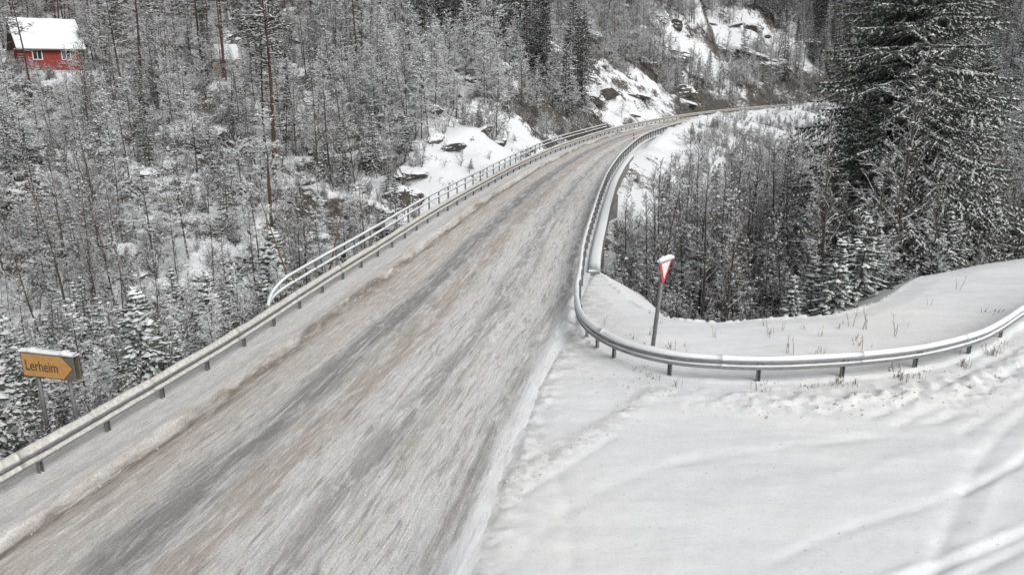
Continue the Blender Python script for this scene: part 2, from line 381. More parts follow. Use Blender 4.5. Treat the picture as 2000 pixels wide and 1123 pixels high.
# road edges in world
# terrain sheet: fine near, coarse far
def axis(lo_, hi_, fine_lo, fine_hi, fs, g):
    a = list(np.arange(fine_lo, fine_hi, fs)); st = fs; x = a[-1]
    while x < hi_: st *= g; x += st; a.append(x)
    st = fs; x = fine_lo; b_ = []
    while x > lo_: st *= g; x -= st; b_.append(x)
    return np.array(b_[::-1] + a)
ax = axis(-420, 460, -62, 62, 0.6, 1.06); ay = axis(-70, 620, 8, 150, 0.6, 1.05)
GX, GY = np.meshgrid(ax, ay)
GZ, GD = terrain_z(GX, GY)
GZ = np.where(GD <= 0.4, np.minimum(GZ, -0.22), GZ)
def grid_mesh(name, X, Y, Z, mats, smooth=True, keep=None, uv=None):
    ny, nx = X.shape
    V = np.c_[X.ravel(), Y.ravel(), Z.ravel()]
    i = np.arange(nx * (ny - 1)).reshape(ny - 1, nx)[:, :-1].ravel()
    F = np.c_[i, i + 1, i + 1 + nx, i + nx]
    if keep is not None: F = F[keep.ravel()[F].all(1)]
    used = np.unique(F); remap = np.zeros(len(V), int); remap[used] = np.arange(len(used))
    V = V[used]; F = remap[F]
    me = bpy.data.meshes.new(name)
    me.vertices.add(len(V)); me.vertices.foreach_set('co', V.ravel())
    me.loops.add(F.size); me.loops.foreach_set('vertex_index', F.ravel().astype(np.int32))
    me.polygons.add(len(F)); me.polygons.foreach_set('loop_start', (np.arange(len(F)) * 4).astype(np.int32))
    if uv is not None:
        l = me.uv_layers.new(name='UVMap'); U = uv.reshape(-1, 2)[used][F.ravel()]
        l.data.foreach_set('uv', U.ravel().astype(np.float32))
    me.update(calc_edges=True); me.validate()
    if smooth: me.polygons.foreach_set('use_smooth', [True] * len(F))
    for m_ in mats: me.materials.append(M[m_])
    return me
tme = None
terr = link(bpy.data.objects.new('terrain', grid_mesh('terrain', GX, GY, GZ, ['hill']))); tag(terr, kind='structure')
at_ = terr.data.attributes.new('litter', 'FLOAT', 'POINT'); at_.data.foreach_set('value', (1 - openness(GX, GY)).ravel().astype(np.float32))
def hz(x, y):
    """height of the terrain sheet under a point"""
    i = min(max(np.searchsorted(ax, x) - 1, 0), len(ax) - 2); j = min(max(np.searchsorted(ay, y) - 1, 0), len(ay) - 2)
    tx = (x - ax[i]) / (ax[i + 1] - ax[i]); ty = (y - ay[j]) / (ay[j + 1] - ay[j])
    return float((GZ[j, i] * (1 - tx) + GZ[j, i + 1] * tx) * (1 - ty) + (GZ[j + 1, i] * (1 - tx) + GZ[j + 1, i + 1] * tx) * ty)
def plat_d(x, y):
    i = min(max(np.searchsorted(ax, x), 0), len(ax) - 1); j = min(max(np.searchsorted(ay, y), 0), len(ay) - 1)
    return float(GD[j, i])

# ---- the road strip between the rails
rd_r = np.vstack([smooth_poly([(-3.2, -32), (-2.6, -14), (-1.9, 2), (-0.9, 9.5), (-0.35, 13.4), (0.2, 16.2), (0.95, 20.2), (1.75, 23.2), (2.6, 26.2), (3.1, 30.2)], 0.5), cut(right + rn * 0.45, 30.6, 400)])
u_n = 140
lefts = smooth_poly(LEFT, 0.25) ; lns = normals2(lefts)
vv = np.arange(len(lefts)) * 0.25
wid = seg_dist(lefts[:, 0], lefts[:, 1], rd_r)
wid = np.convolve(np.pad(wid, 12, mode='edge'), np.ones(25) / 25, 'valid')
sel = np.concatenate([np.where(lefts[:, 1] < 8)[0][::8], np.where((lefts[:, 1] >= 8) & (lefts[:, 1] < 60))[0], np.where(lefts[:, 1] >= 60)[0][::4]])
P0 = lefts[sel]; n0 = lns[sel]; W0 = wid[sel]; v0 = vv[sel]
T = np.linspace(0, 1, u_n)[None, :]
offl = np.where((P0[:, 1] > 29.5) & (P0[:, 1] < 70), 0.55, 0.95)[:, None]
D = -offl + T * (W0[:, None] + offl)
# bands keep their share of the width, so u runs 0..10 everywhere
U = D / W0[:, None] * 10.0
X = P0[:, 0][:, None] + n0[:, 0][:, None] * D; Y = P0[:, 1][:, None] + n0[:, 1][:, None] * D
V = np.repeat(v0[:, None], u_n, 1)
def bumpf(x, c, w): return np.exp(-((x - c) / w) ** 2)
uw = U + 0.5 * (fbm(U * 0.5, V * 0.1 + 3, 3) - 0.5)
bank = (0.45 + 0.55 * np.clip(uw / 1.1, 0, 1)) * np.clip((1.5 + 0.35 * (fbm(U * 1.5, V * 1.1, 4) - 0.5) - uw) / 0.16, 0, 1) * (0.17 + 0.13 * (fbm(U * 2, V * 0.8, 4) - 0.4) + 0.05 * bumpf(uw, 1.1, 0.3))
Z = bank + 0.02 * bumpf(uw, 1.9, 0.15) - 0.02 * bumpf(uw, 3.7, 0.45) - 0.02 * bumpf(uw, 6.9, 0.3)
Z = Z + 0.05 * bumpf(uw, 7.25, 0.13) * fbm(U * 3, V * 0.9, 3) + 0.04 * bumpf(uw, 6.3, 0.25) * fbm(U * 3 + 9, V * 1.1, 3)
Z = Z + 0.16 * bumpf(uw, 9.55, 0.22) * np.clip(fbm(U * 3, V * 1.6, 4) - 0.15, 0, 1) - 0.03 * bumpf(uw, 9.15, 0.15)
Z = Z + 0.028 * (fbm(U * 3.5, V * 0.25, 4) - 0.5) + 0.02 * (fbm(U * 6, V * 3, 3) - 0.5)
Z = Z + 0.012 - 0.09 * np.clip((U + 0.9 * (fbm(U * 1.5 + 5, V * 0.9, 4) - 0.5) - 9.55) / 0.45, 0, 1) * (P0[:, 1] < 31)[:, None]
road = link(bpy.data.objects.new('road', grid_mesh('road', X, Y, Z, ['road'], uv=np.dstack([U, V])))); tag(road, kind='structure')

# ---- snow-covered side road and verge right of the main road
jx = np.r_[np.arange(-2.8, 20, 0.085), np.arange(20, 58, 0.5)]; jy = np.r_[np.arange(-38, 9, 1.2), np.arange(9, 26, 0.085), np.arange(26, 37.5, 0.13), np.arange(37.5, 42, 0.6)]
JX, JY = np.meshgrid(jx, jy)
_, JD = terrain_z(JX, JY, False)
dn = seg_dist(JX, JY, edge)
RAILN = [(3.0, 21.95), (2.64, 22.5), (2.32, 23.42)]
NEARRAIL = [(46, 45), (30, 34.5), (23.0, 29.4), (19.6, 26.7), (17.05, 24.5), (14.4, 22.2), (11.9, 20.85), (9.6, 20.2), (6.93, 19.87), (4.75, 20.2), (3.55, 20.95), (2.85, 21.9), (2.45, 23.0), (2.25, 24.4), (2.33, 26.7)]
nrail = smooth_poly(NEARRAIL, 0.5)
dr = seg_dist(JX, JY, nrail)
behind = inside(JX, JY, np.vstack([nrail, [(3.3, 31)], EDGE, [(60, 50)]]))
out = np.where(inside(JX, JY, plat_near), 0, dn)
JZ = -0.62 * out + 0.05 * (fbm(JX / 3, JY / 3, 3) - 0.5)
JZ = JZ - 0.10 * np.clip(1 - dn / 0.9, 0, 1) * (out == 0)
JZ += 0.016 * (fbm(JX * 1.2, JY * 1.2, 3) - 0.5)
sd_ = np.where(behind, -dr, dr)
plow = np.exp(-((sd_ - 1.25) / 0.75) ** 2) * (JX > 3.5) * np.clip((JX - 3.5) / 3, 0, 1)
JZ += 0.02 * (fbm(JX * 5, JY * 5, 3) - 0.5) + 0.035 * (fbm(JX * 0.35 + JY * .1, JY * 2.0, 3) - 0.5)
JZ += plow * (0.05 + 0.42 * np.clip(fbm(JX * 3.2, JY * 3.2, 4, 0.65) - 0.42, 0, 1))
JZ += np.where(behind, 0.06 + 0.10 * (fbm(JX / 2, JY / 2, 3) - 0.4), 0)
# windrow crossing the mouth of the side road, and tyre ruts
def groove(Z, pts, depth, w, lump=0.0):
    p = smooth_poly(pts, 0.4); d = seg_dist(JX, JY, p)
    Z += depth * np.exp(-(d / w) ** 2) * (1 + (lump * (fbm(JX * 4, JY * 4, 3) - 0.5) * 4 if lump else 0))
def ground(px, py):
    a = (px - 1000) / 1500; b_ = -(py - 561.5) / 1500; dy = math.cos(R(16)) + b_ * math.sin(R(16)); dz = -math.sin(R(16)) + b_ * math.cos(R(16)); t = -8.5 / dz; return a * t, dy * t
groove(JZ, [(-0.4, 14.2), (0.6, 15.3), (2.3, 17.3), (3.6, 19.0), (4.3, 19.6)], 0.035, 0.3, 0.7)
for pts_, dep, w_ in [([(1640, 1180), (1816, 1114), (1900, 1082), (2060, 1015)], -0.075, 0.10), ([(1640, 1170), (1800, 1106), (1890, 1073), (2060, 1004)], 0.035, 0.12), ([(1840, 1150), (1930, 1102), (2060, 1040)], -0.05, 0.09),
                      ([(1880, 960), (1960, 922), (2060, 860)], -0.07, 0.10), ([(1500, 1100), (1640, 1040), (1800, 990), (1900, 950)], -0.03, 0.12), ([(1330, 900), (1500, 880), (1700, 850), (1990, 780)], -0.02, 0.2),
                      ([(1400, 960), (1600, 930), (1800, 890), (2050, 830)], 0.025, 0.3), ([(1750, 830), (1880, 770), (2050, 690)], -0.05, 0.14), ([(1700, 815), (1830, 760), (2030, 660)], -0.05, 0.14), ([(1040, 830), (1100, 960), (1120, 1130)], -0.02, 0.15)]:
    groove(JZ, [ground(*q) for q in pts_], dep, w_, 0.3)
groove(JZ, [(-0.1, 13.7), (0.9, 14.9), (2.7, 17.0)], -0.025, 0.12)
groove(JZ, [(4.9, 8.5), (7.2, 11.4), (10.5, 15.5), (14.8, 19.5), (19, 23)], -0.04, 0.16, 0.3)
groove(JZ, [(5.5, 8.5), (7.6, 11.2), (10.9, 15.2), (15.2, 19.2), (19.4, 22.6)], 0.02, 0.14, 0.5)
groove(JZ, [(6.8, 8.5), (9.2, 11.2), (12.3, 14.6), (17, 18.4)], -0.045, 0.15, 0.3)
groove(JZ, [(10.6, 17.6), (13.6, 20.0), (17.2, 22.9), (21, 26)], -0.05, 0.2, 0.6)
groove(JZ, [(10.9, 16.9), (13.9, 19.2), (17.8, 22.4)], -0.03, 0.15, 0.6)
groove(JZ, [(-0.6, 11), (1.2, 13.6), (3.2, 15.2), (6, 16.2), (10, 16.8)], -0.018, 0.2)
in_road = inside(JX, JY, np.vstack([rd_r[rd_r[:, 1] < 34], [(-15, 34), (-15, -40)]])); JZ -= np.where(in_road, np.minimum(0.16, 0.16 * seg_dist(JX, JY, rd_r[rd_r[:, 1] < 34])), 0)
nr_ = seg_dist(JX, JY, rd_r[rd_r[:, 1] < 34]); JZ += np.where(in_road, 0, 0.10 * np.exp(-((nr_ - 0.15) / 0.35) ** 2) * np.clip(fbm(JX * 3.5, JY * 3.5, 4, 0.6) - 0.35, 0, 1) * 2 * (JY < 26)) - 0.03 * np.exp(-(nr_ / 0.5) ** 2)
keep = (out < 2.2) & ~inside(JX, JY, np.vstack([rd_r[rd_r[:, 1] < 33.5] + [-1.3, 0], [(-15, 33.5), (-15, -40)]]))
verge = link(bpy.data.objects.new('snow_covered_side_road', grid_mesh('snow_covered_side_road', JX, JY, JZ, ['snow_field'], keep=keep))); tag(verge, kind='structure')
vc = np.empty(len(verge.data.vertices) * 3); verge.data.vertices.foreach_get('co', vc); vc = vc.reshape(-1, 3)
sp_ = np.exp(-(seg_dist(vc[:, 0], vc[:, 1], rd_r[rd_r[:, 1] < 34]) / 0.55)) + 0.8 * np.exp(-(seg_dist(vc[:, 0], vc[:, 1], smooth_poly([(-0.4, 14.2), (0.6, 15.3), (2.3, 17.3), (3.6, 19.0), (4.3, 19.6)], 0.4)) / 0.3) ** 2) + 0.35 * np.exp(-((seg_dist(vc[:, 0], vc[:, 1], nrail) - 1.1) / 0.8) ** 2)
at_ = verge.data.attributes.new('spray', 'FLOAT', 'POINT'); at_.data.foreach_set('value', np.clip(sp_, 0, 1).astype(np.float32))

# ---- frozen creek
cw = smooth_poly([c for c in CREEK if -100 < c[0] < 120], 2.0); cn = normals2(cw)
cx = np.c_[[cw + cn * o for o in (-3, -1, 1, 3)]]
M['ice'] = flat_mat('dark_creek_water', (0.03, 0.035, 0.04), (0.25, 0.27, 0.29), 0.6, 0.25)
cr = link(bpy.data.objects.new('creek', grid_mesh('creek', cx[:, :, 0], cx[:, :, 1], np.full(cx.shape[:2], -8.15), ['ice']))); tag(cr, kind='structure')

# ------------------------------------------------------------------ bridge under the road
bridge = empty('road_bridge', (-1, 48, 0))
tag(bridge, 'concrete road bridge over the ravine, with a snow-topped edge beam along its right side', 'bridge')
def local(P, o): return [(p[0] - o.location.x, p[1] - o.location.y) for p in P]
bl = cut(left - ln * 0.6, 28.5, 72); br = cut(right + rn * 0.34, 31.3, 77)
def sweep(mb, P, prof, mat=0, close=True):
    """prof: (offset to the right, height)"""
    nn = normals2(np.array(P)); rings = []
    for p, n_ in zip(P, nn): rings.append([(p[0] + n_[0] * o, p[1] + n_[1] * o, z) for o, z in prof])
    b0 = mb.quadstrip(rings, mat, close)
    if close:
        k = len(prof); m0 = mat[0] if isinstance(mat, (list, tuple)) else mat
        mb.cap([b0 + j for j in range(k)], m0); mb.cap([b0 + (len(P) - 1) * k + j for j in range(k)][::-1], m0)
n_ = 40
def resam(P, n):
    d = np.r_[0, np.cumsum(np.hypot(*np.diff(P, axis=0).T))]; s = np.linspace(0, d[-1], n)
    return np.c_[np.interp(s, d, P[:, 0]), np.interp(s, d, P[:, 1])]
BL = resam(bl, n_); BR = resam(br, n_); O = np.array([-1, 48])
mb = MB(); rings = []
for a, c_ in zip(BL - O, BR - O): rings.append([(a[0], a[1], -0.12), (c_[0], c_[1], -0.12), (c_[0], c_[1], -0.55), (a[0], a[1], -0.55)])
mb.quadstrip(rings, 0); mb.build('deck', 'concrete', bridge)
for fr in (0.16, 0.5, 0.84):
    mb = MB(); mid = BL * (1 - fr) + BR * fr - O
    sweep(mb, mid, [(-0.35, -1.75), (0.35, -1.75), (0.35, -0.56), (-0.35, -0.56)]); mb.build('girder', 'concrete', bridge)
for sgn, P in ((1, BR), (-1, BL)):
    mb = MB(); sweep(mb, P - O, [(0.005 if sgn > 0 else -0.45, -0.75), (0.45 if sgn > 0 else -0.005, -0.75), (0.45 if sgn > 0 else -0.005, 0.10), (0.005 if sgn > 0 else -0.45, 0.10)])
    eb = mb.build('edge_beam', 'concrete', bridge)
    mb = MB(); c0 = 0.225 * sgn
    sweep(mb, P - O, [(c0 - 0.25, 0.09), (c0 + 0.25, 0.09), (c0 + 0.24, 0.17), (c0 + 0.1, 0.22), (c0 - 0.1, 0.22), (c0 - 0.24, 0.17)])
    mb.build('snow_cap', 'snow', eb, True)
for k, t in enumerate((0.36, 0.70)):
    i = int(t * n_); a, c_ = BL[i] - O, BR[i] - O; mid = (a + c_) / 2; w = np.hypot(*(c_ - a)); rz = math.atan2(*(c_ - a)[::-1])
    mb = MB(); mb.box(mid[0], mid[1], -5.9, w * 1.0, 0.7, 8.3, 0, rz); mb.build('pier', 'concrete', bridge)
for P, y in ((0, 0.0), (-1, 0.0)):
    a, c_ = BL[P] - O, BR[P] - O; mid = (a + c_) / 2; w = np.hypot(*(c_ - a)); rz = math.atan2(*(c_ - a)[::-1])
    mb = MB(); mb.box(mid[0], mid[1], -3.0, w * 1.03, 1.0, 4.86, 0, rz); mb.build('abutment', 'concrete', bridge)

# ------------------------------------------------------------------ guardrails
WP = [(0.0, 0.78), (0.085, 0.73), (0.095, 0.67), (0.005, 0.625), (0.005, 0.565), (0.095, 0.52), (0.085, 0.46), (0.0, 0.41)]
def cum(P): return np.r_[0, np.cumsum(np.hypot(*np.diff(P, axis=0).T))]
def at_s(P, s):
    d = cum(P); return np.c_[np.interp(s, d, P[:, 0]), np.interp(s, d, P[:, 1])]
rng = random.Random(5)
post_mesh = None
def make_post():
    mb = MB()
    # open C-section post
    prof = [(-0.055, -0.04), (0.055, -0.04), (0.055, 0.04), (0.035, 0.04), (0.035, -0.025), (-0.035, -0.025), (-0.035, 0.04), (-0.055, 0.04)]
    mb.quadstrip([[(x, y, z) for x, y in prof] for z in (-0.9, 0.70)], 0)
    for z0 in (0, 8): mb.cap(list(range(z0, z0 + 8)), 0)
    mb.box(0, 0.065, 0.6, 0.08, 0.05, 0.16)
    return mb.mesh('post', ['post_steel'])
PM = make_post()
mb = MB()
for k in range(3):
    pass
mb.tube([(0, -0.02, 0.70), (0, -0.02, 0.74), (0, -0.02, 0.775)], [0.075, 0.07, 0.03], 8); PSM = mb.mesh('snow_tuft', ['dirty_snow'], True)
def guardrail(name, P, side, label, fine_to=1e9, posts=None, spacing=2.0, dirty='dirty_snow', z0=0.0):
    """side=+1: the beam's face looks right of travel, -1: left"""
    root = empty(name, (float(P[0][0]), float(P[0][1]), z0)); tag(root, label, 'guardrail', None)
    o = np.array(P[0]); L = cum(P)[-1]; s = 0.0; i = 0
    while s < L - 0.3:
        e = min(s + 4.0, L); near = math.hypot(*at_s(P, s)[0]) < 55
        step = 0.25 if near else 1.0
        ss = np.linspace(s, e + (0.06 if e < L else 0), max(int((e - s) / step), 2) + 1); Q = at_s(P, ss) - o
        mb = MB(); off = 0.005 * (i % 2)
        outer = [(side * (a + off), h) for a, h in WP]; inner = [(side * (a + off - 0.006), h) for a, h in WP[::-1]]
        sweep(mb, Q, outer + inner); beam = mb.build('rail_section', 'steel', root)
        # snow lying on the top lip, on the lower wave and on the ledge between
        mb = MB(); nn = normals2(Q); r1, r2 = [], []
        for q, n_, t in zip(Q, nn, ss):
            w1 = float(fbm(np.array([t * 1.3]), np.array([o[0]]), 3)[0]); w2 = float(fbm(np.array([t * 1.7 + 50]), np.array([o[1]]), 3)[0])
            hh_ = 0.02 + (0.11 if side > 0 else 0.06) * w1; ww = 0.035 + 0.02 * w2
            ring = [(-0.045, 0.735), (-0.06 - ww * .3, 0.775), (-0.03, 0.785 + hh_), (0.03, 0.78 + hh_), (0.10, 0.755 + 0.02 * w2), (0.105, 0.715), (0.05, 0.735)]
            r1.append([(q[0] + n_[0] * side * (a + off), q[1] + n_[1] * side * (a + off), h) for a, h in ring])
            t2 = max(0.0, w2 - 0.18) if side > 0 else max(0.0, w2 - 0.42)
            ring = [(0.007, 0.562), (0.009, 0.575 + 0.06 * t2), (0.055, 0.568 + 0.05 * t2), (0.108, 0.53 + 0.02 * t2), (0.104, 0.50), (0.05, 0.535)] if side > 0 else [(0.002, 0.562), (0.006, 0.572 + 0.07 * t2), (0.035, 0.560 + 0.06 * t2), (0.07, 0.542 + 0.02 * t2), (0.068, 0.532), (0.03, 0.545)]
            r2.append([(q[0] + n_[0] * side * (a + off), q[1] + n_[1] * side * (a + off), h) for a, h in ring])
        for r_ in (r1, r2):
            b0 = mb.quadstrip(r_, 0); k = len(r_[0]); mb.cap([b0 + j for j in range(k)], 0); mb.cap([b0 + (len(r_) - 1) * k + j for j in range(k)][::-1], 0)
        mb.build('snow_cap', dirty, beam, True)
        s = e; i += 1
    d = cum(P)
    BO = MB(); BO.tube([(0, 0, 0), (0, -0.03, 0)], [0.022, 0.018], 6); bo = BO.mesh('bolt', ['post_steel'])
    if posts is None:
        ps = list(np.arange(0.6, L, spacing))
    else:
        ps = posts
    for s in ps:
        p = at_s(P, [s])[0]; q = at_s(P, [s + 0.1])[0]; t = math.atan2(q[1] - p[1], q[0] - p[0]); n_ = np.array([math.sin(t), -math.cos(t)])
        po = bpy.data.objects.new('post', PM); link(po, root); pp = p - o - n_ * side * 0.10
        if math.hypot(*p) < 34:
            for k_ in (-0.07, 0.07):
                bl_ = link(bpy.data.objects.new('bolt', bo), root); q_ = at_s(P, [s + k_])[0] - o + n_ * side * 0.012; bl_.location = (q_[0], q_[1], 0.596); bl_.rotation_euler = (0, 0, t + (0 if side > 0 else math.pi))
        po.location = (pp[0], pp[1], 0); po.rotation_euler = (0, 0, t + (math.pi if side > 0 else 0))
    return root
LR = smooth_poly(LEFT, 0.5); LR = LR[LR[:, 1] > 2]
guardrail('guardrail', LR, 1, 'long snow-crusted steel guardrail along the left edge of the main road')
RR = np.vstack([nrail[:-1], cut(right, 26.7, 400)]); RR = smooth_poly(RR[::3], 0.5)
d_ = cum(RR)
def s_of(x, y): return float(d_[np.argmin(np.hypot(RR[:, 0] - x, RR[:, 1] - y))])
pp = [s_of(*q) for q in ((24.4, 30.5), (21.6, 28.3), (19.0, 26.2), (16.07, 23.6), (13.9, 21.9), (11.89, 20.75), (9.59, 20.23), (6.93, 19.87), (4.54, 20.25), (3.08, 21.62), (2.64, 22.49), (2.32, 23.42), (2.22, 25.0))]
pp = [d_[0] + 2, d_[0] + 5, d_[0] + 8] + pp + list(np.arange(pp[-1] + 1.6, d_[-1], 1.6))
guardrail('guardrail', RR, -1, 'steel guardrail curving round the side road corner, then along the right edge of the road', posts=pp, dirty='snow')

# outer bridge railing on the left: two pipes on posts
OL = smooth_poly([(-8.2, 24.6), (-8.35, 26.0), (-7.85, 29.2), (-6.65, 35.6), (-4.95, 45.2), (-2.35, 57), (0.9, 71), (5.0, 85.5), (13.0, 106.2)], 0.5)
root = empty('bridge_railing', (float(OL[0][0]), float(OL[0][1]), 0)); tag(root, 'pipe railing with two snow-topped bars outside the left guardrail, along the bridge', 'railing')
o = OL[0]; L = cum(OL)[-1]
for name, hgt, rr in (('top_bar', 1.12, 0.045), ('lower_bar', 0.78, 0.038)):
    s = 0.0
    while s < L - 0.5:
        e = min(s + 6, L); ss = np.linspace(s, e, 13); Q = at_s(OL, ss) - o
        zz = [hgt - (hgt - 0.72) * max(0, 1 - t / 2.4) ** 1.2 for t in ss]
        mb = MB(); mb.tube([(q[0], q[1], z) for q, z in zip(Q, zz)], rr, 8); bar = mb.build(name, 'steel', root, True)
        mb = MB(); nn = normals2(Q); rings = []
        for q, n2_, z, t in zip(Q, nn, zz, ss):
            w = 0.02 + 0.06 * float(fbm(np.array([t * 1.1 + hgt * 9]), np.array([3.0]), 3)[0])
            rings.append([(q[0] + n2_[0] * a, q[1] + n2_[1] * a, z + h_) for a, h_ in ((-0.06, 0.015), (-0.05, 0.05 + w * .5), (0, 0.04 + w), (0.05, 0.05 + w * .5), (0.06, 0.015), (0, 0.03))])
        mb.quadstrip(rings, 0); mb.build('snow_cap', 'snow', bar, True)
        s = e
mb = MB(); mb.box(0, 0, 0.2, 0.09, 0.09, 1.85); BPM = mb.mesh('post', ['post_steel'])
for s in np.arange(3.0, L, 2.0):
    p = at_s(OL, [s])[0] - o; po = link(bpy.data.objects.new('post', BPM), root); po.location = (p[0], p[1], -0.02)

# reflector post at the right rail before the bend
mp_ = empty('marker_post', (13.9, 89.0, 0)); tag(mp_, 'small roadside marker post with dark reflector bands at the right guardrail before the bend', 'marker post')
mb = MB(); mb.tube([(0, 0, -0.3), (0, 0, 1.1)], [0.06, 0.05], 8); mb.build('stake', 'white_paint', mp_)
for z in (0.55, 0.95):
    mb = MB(); mb.tube([(0, 0, z), (0, 0, z + 0.2)], [0.075, 0.075], 8); mb.build('reflector_band', 'sign_red', mp_)

# ------------------------------------------------------------------ signs
sg = empty('direction_sign', (-11.55, 17.85, hz(-11.55, 17.85))); tag(sg, 'orange arrow-shaped road sign reading Lerheim on two grey posts behind the left guardrail', 'road sign')
zb = -sg.location.z
sg.rotation_euler = (0, 0, R(-14))             # the face looks to local -y
for x in (-0.44, 0.50):
    mb = MB(); mb.tube([(x, 0.07, -0.6), (x, 0.07, 1.72 + zb)], 0.05, 10); mb.build('post', 'post_steel', sg, True)
x0, x1, zl, zh = -0.78, 0.78, 1.03 + zb, 1.66 + zb
mb = MB(); mb.box((x0 + x1) / 2, -0.005, (zl + zh) / 2, x1 - x0, 0.03, zh - zl + 0.02); mb.build('board', 'sign_grey', sg)
mb = MB(); mb.box((x0 + x1) / 2 + 0.02, 0.14, (zl + zh) / 2, x1 - x0, 0.03, zh - zl + 0.02); mb.build('rear_board', 'sign_grey', sg)
def poly_plate(mb, pts, y, t, mat=0):
    b0 = len(mb.v)
    for yy in (y, y - t): mb.v.extend([(a, yy, c_) for a, c_ in pts])
    k = len(pts); mb.cap(range(b0, b0 + k), mat); mb.cap(range(b0 + 2 * k - 1, b0 + k - 1, -1), mat)
    for j in range(k): mb.cap((b0 + j, b0 + (j + 1) % k, b0 + k + (j + 1) % k, b0 + k + j), mat)
def arrow(i): zc = (zl + zh) / 2; return [(x0 + i, zl + i), (x1 - 0.34, zl + i), (x1 - 0.03 - i, zc), (x1 - 0.34, zh - i), (x0 + i, zh - i)]
mb = MB(); poly_plate(mb, arrow(0.0), -0.021, 0.004); mb.build('arrow_border', 'sign_black', sg)
mb = MB(); poly_plate(mb, arrow(0.018), -0.026, 0.004); mb.build('arrow_face', 'sign_yellow', sg)
fc = bpy.data.curves.new('lettering', 'FONT'); fc.body = 'Lerheim'; fc.size = 0.40; fc.extrude = 0.002; fc.align_x = 'LEFT'
to = bpy.data.objects.new('tmp', fc); COL.objects.link(to); dg = bpy.context.evaluated_depsgraph_get()
tm = bpy.data.meshes.new_from_object(to.evaluated_get(dg)); bpy.data.objects.remove(to); tm.materials.clear(); tm.materials.append(M['sign_black'])
lt = link(bpy.data.objects.new('lettering', tm), sg); lt.location = (x0 + 0.10, -0.034, zl + 0.17); lt.rotation_euler = (R(90), 0, 0)
xs = [v.co.x for v in tm.vertices]; lt.scale = (0.96 / (max(xs) - min(xs)), 1, 1)
mb = MB(); rings = []
for t in np.linspace(0, 1, 30):
    x = x0 - 0.02 + (x1 - x0 + 0.06) * t; w = 0.05 + 0.05 * float(fbm(np.array([t * 9]), np.array([2.0]), 3)[0]) + 0.05 * math.exp(-((t - 0.2) / 0.03) ** 2) + 0.06 * math.exp(-((t - 0.8) / 0.03) ** 2)
    rings.append([(x, -0.045, zh + 0.008), (x, -0.04, zh + w * 0.8), (x, 0.05, zh + w), (x, 0.17, zh + w * .8), (x, 0.195, zh + 0.008)])
b0 = mb.quadstrip(rings, 0); mb.cap([b0 + j for j in range(5)], 0); mb.cap([b0 + 29 * 5 + j for j in range(5)][::-1], 0); mb.build('snow_cap', 'snow', sg, True)

yg = empty('give_way_sign', (4.38, 22.3, 0.0)); tag(yg, 'red and white give way triangle with snow on top, behind the right guardrail', 'road sign')
yg.rotation_euler = (R(3.4), R(2.5), R(54))
mb = MB(); mb.tube([(0, 0.05, -0.5), (0, 0.05, 3.05)], 0.066, 10); mb.build('post', 'post_steel', yg, True)
def tri(s, zc): h_ = s * math.sqrt(3) / 2; return [(-s / 2, zc + h_ / 3), (0, zc - 2 * h_ / 3), (s / 2, zc + h_ / 3)][::-1]
mb = MB(); poly_plate(mb, tri(0.94, 2.72), 0.005, 0.02); mb.build('back_plate', 'steel', yg)
mb = MB(); poly_plate(mb, tri(0.94, 2.72), -0.016, 0.004); mb.build('red_border', 'sign_red', yg)
mb = MB(); poly_plate(mb, tri(0.60, 2.73), -0.021, 0.004); mb.build('white_face', 'white_paint', yg)
mb = MB(); rings = []
for t in np.linspace(-1, 1, 18):
    w = 0.10 * math.sqrt(max(0.03, 1 - t * t)) * (0.6 + 0.8 * float(fbm(np.array([t * 4]), np.array([7.0]), 3)[0])) + 0.03
    z = 2.72 + 0.94 * 0.2887; rings.append([(t * 0.49, -0.06, z - 0.04), (t * 0.49, -0.05, z + w * .7), (t * 0.49, 0, z + w), (t * 0.49, 0.05, z + w * .7), (t * 0.49, 0.05, z - 0.02)])
b0 = mb.quadstrip(rings, 0); mb.cap([b0 + j for j in range(5)], 0); mb.cap([b0 + 17 * 5 + j for j in range(5)][::-1], 0); mb.build('snow_cap', 'snow', yg, True)

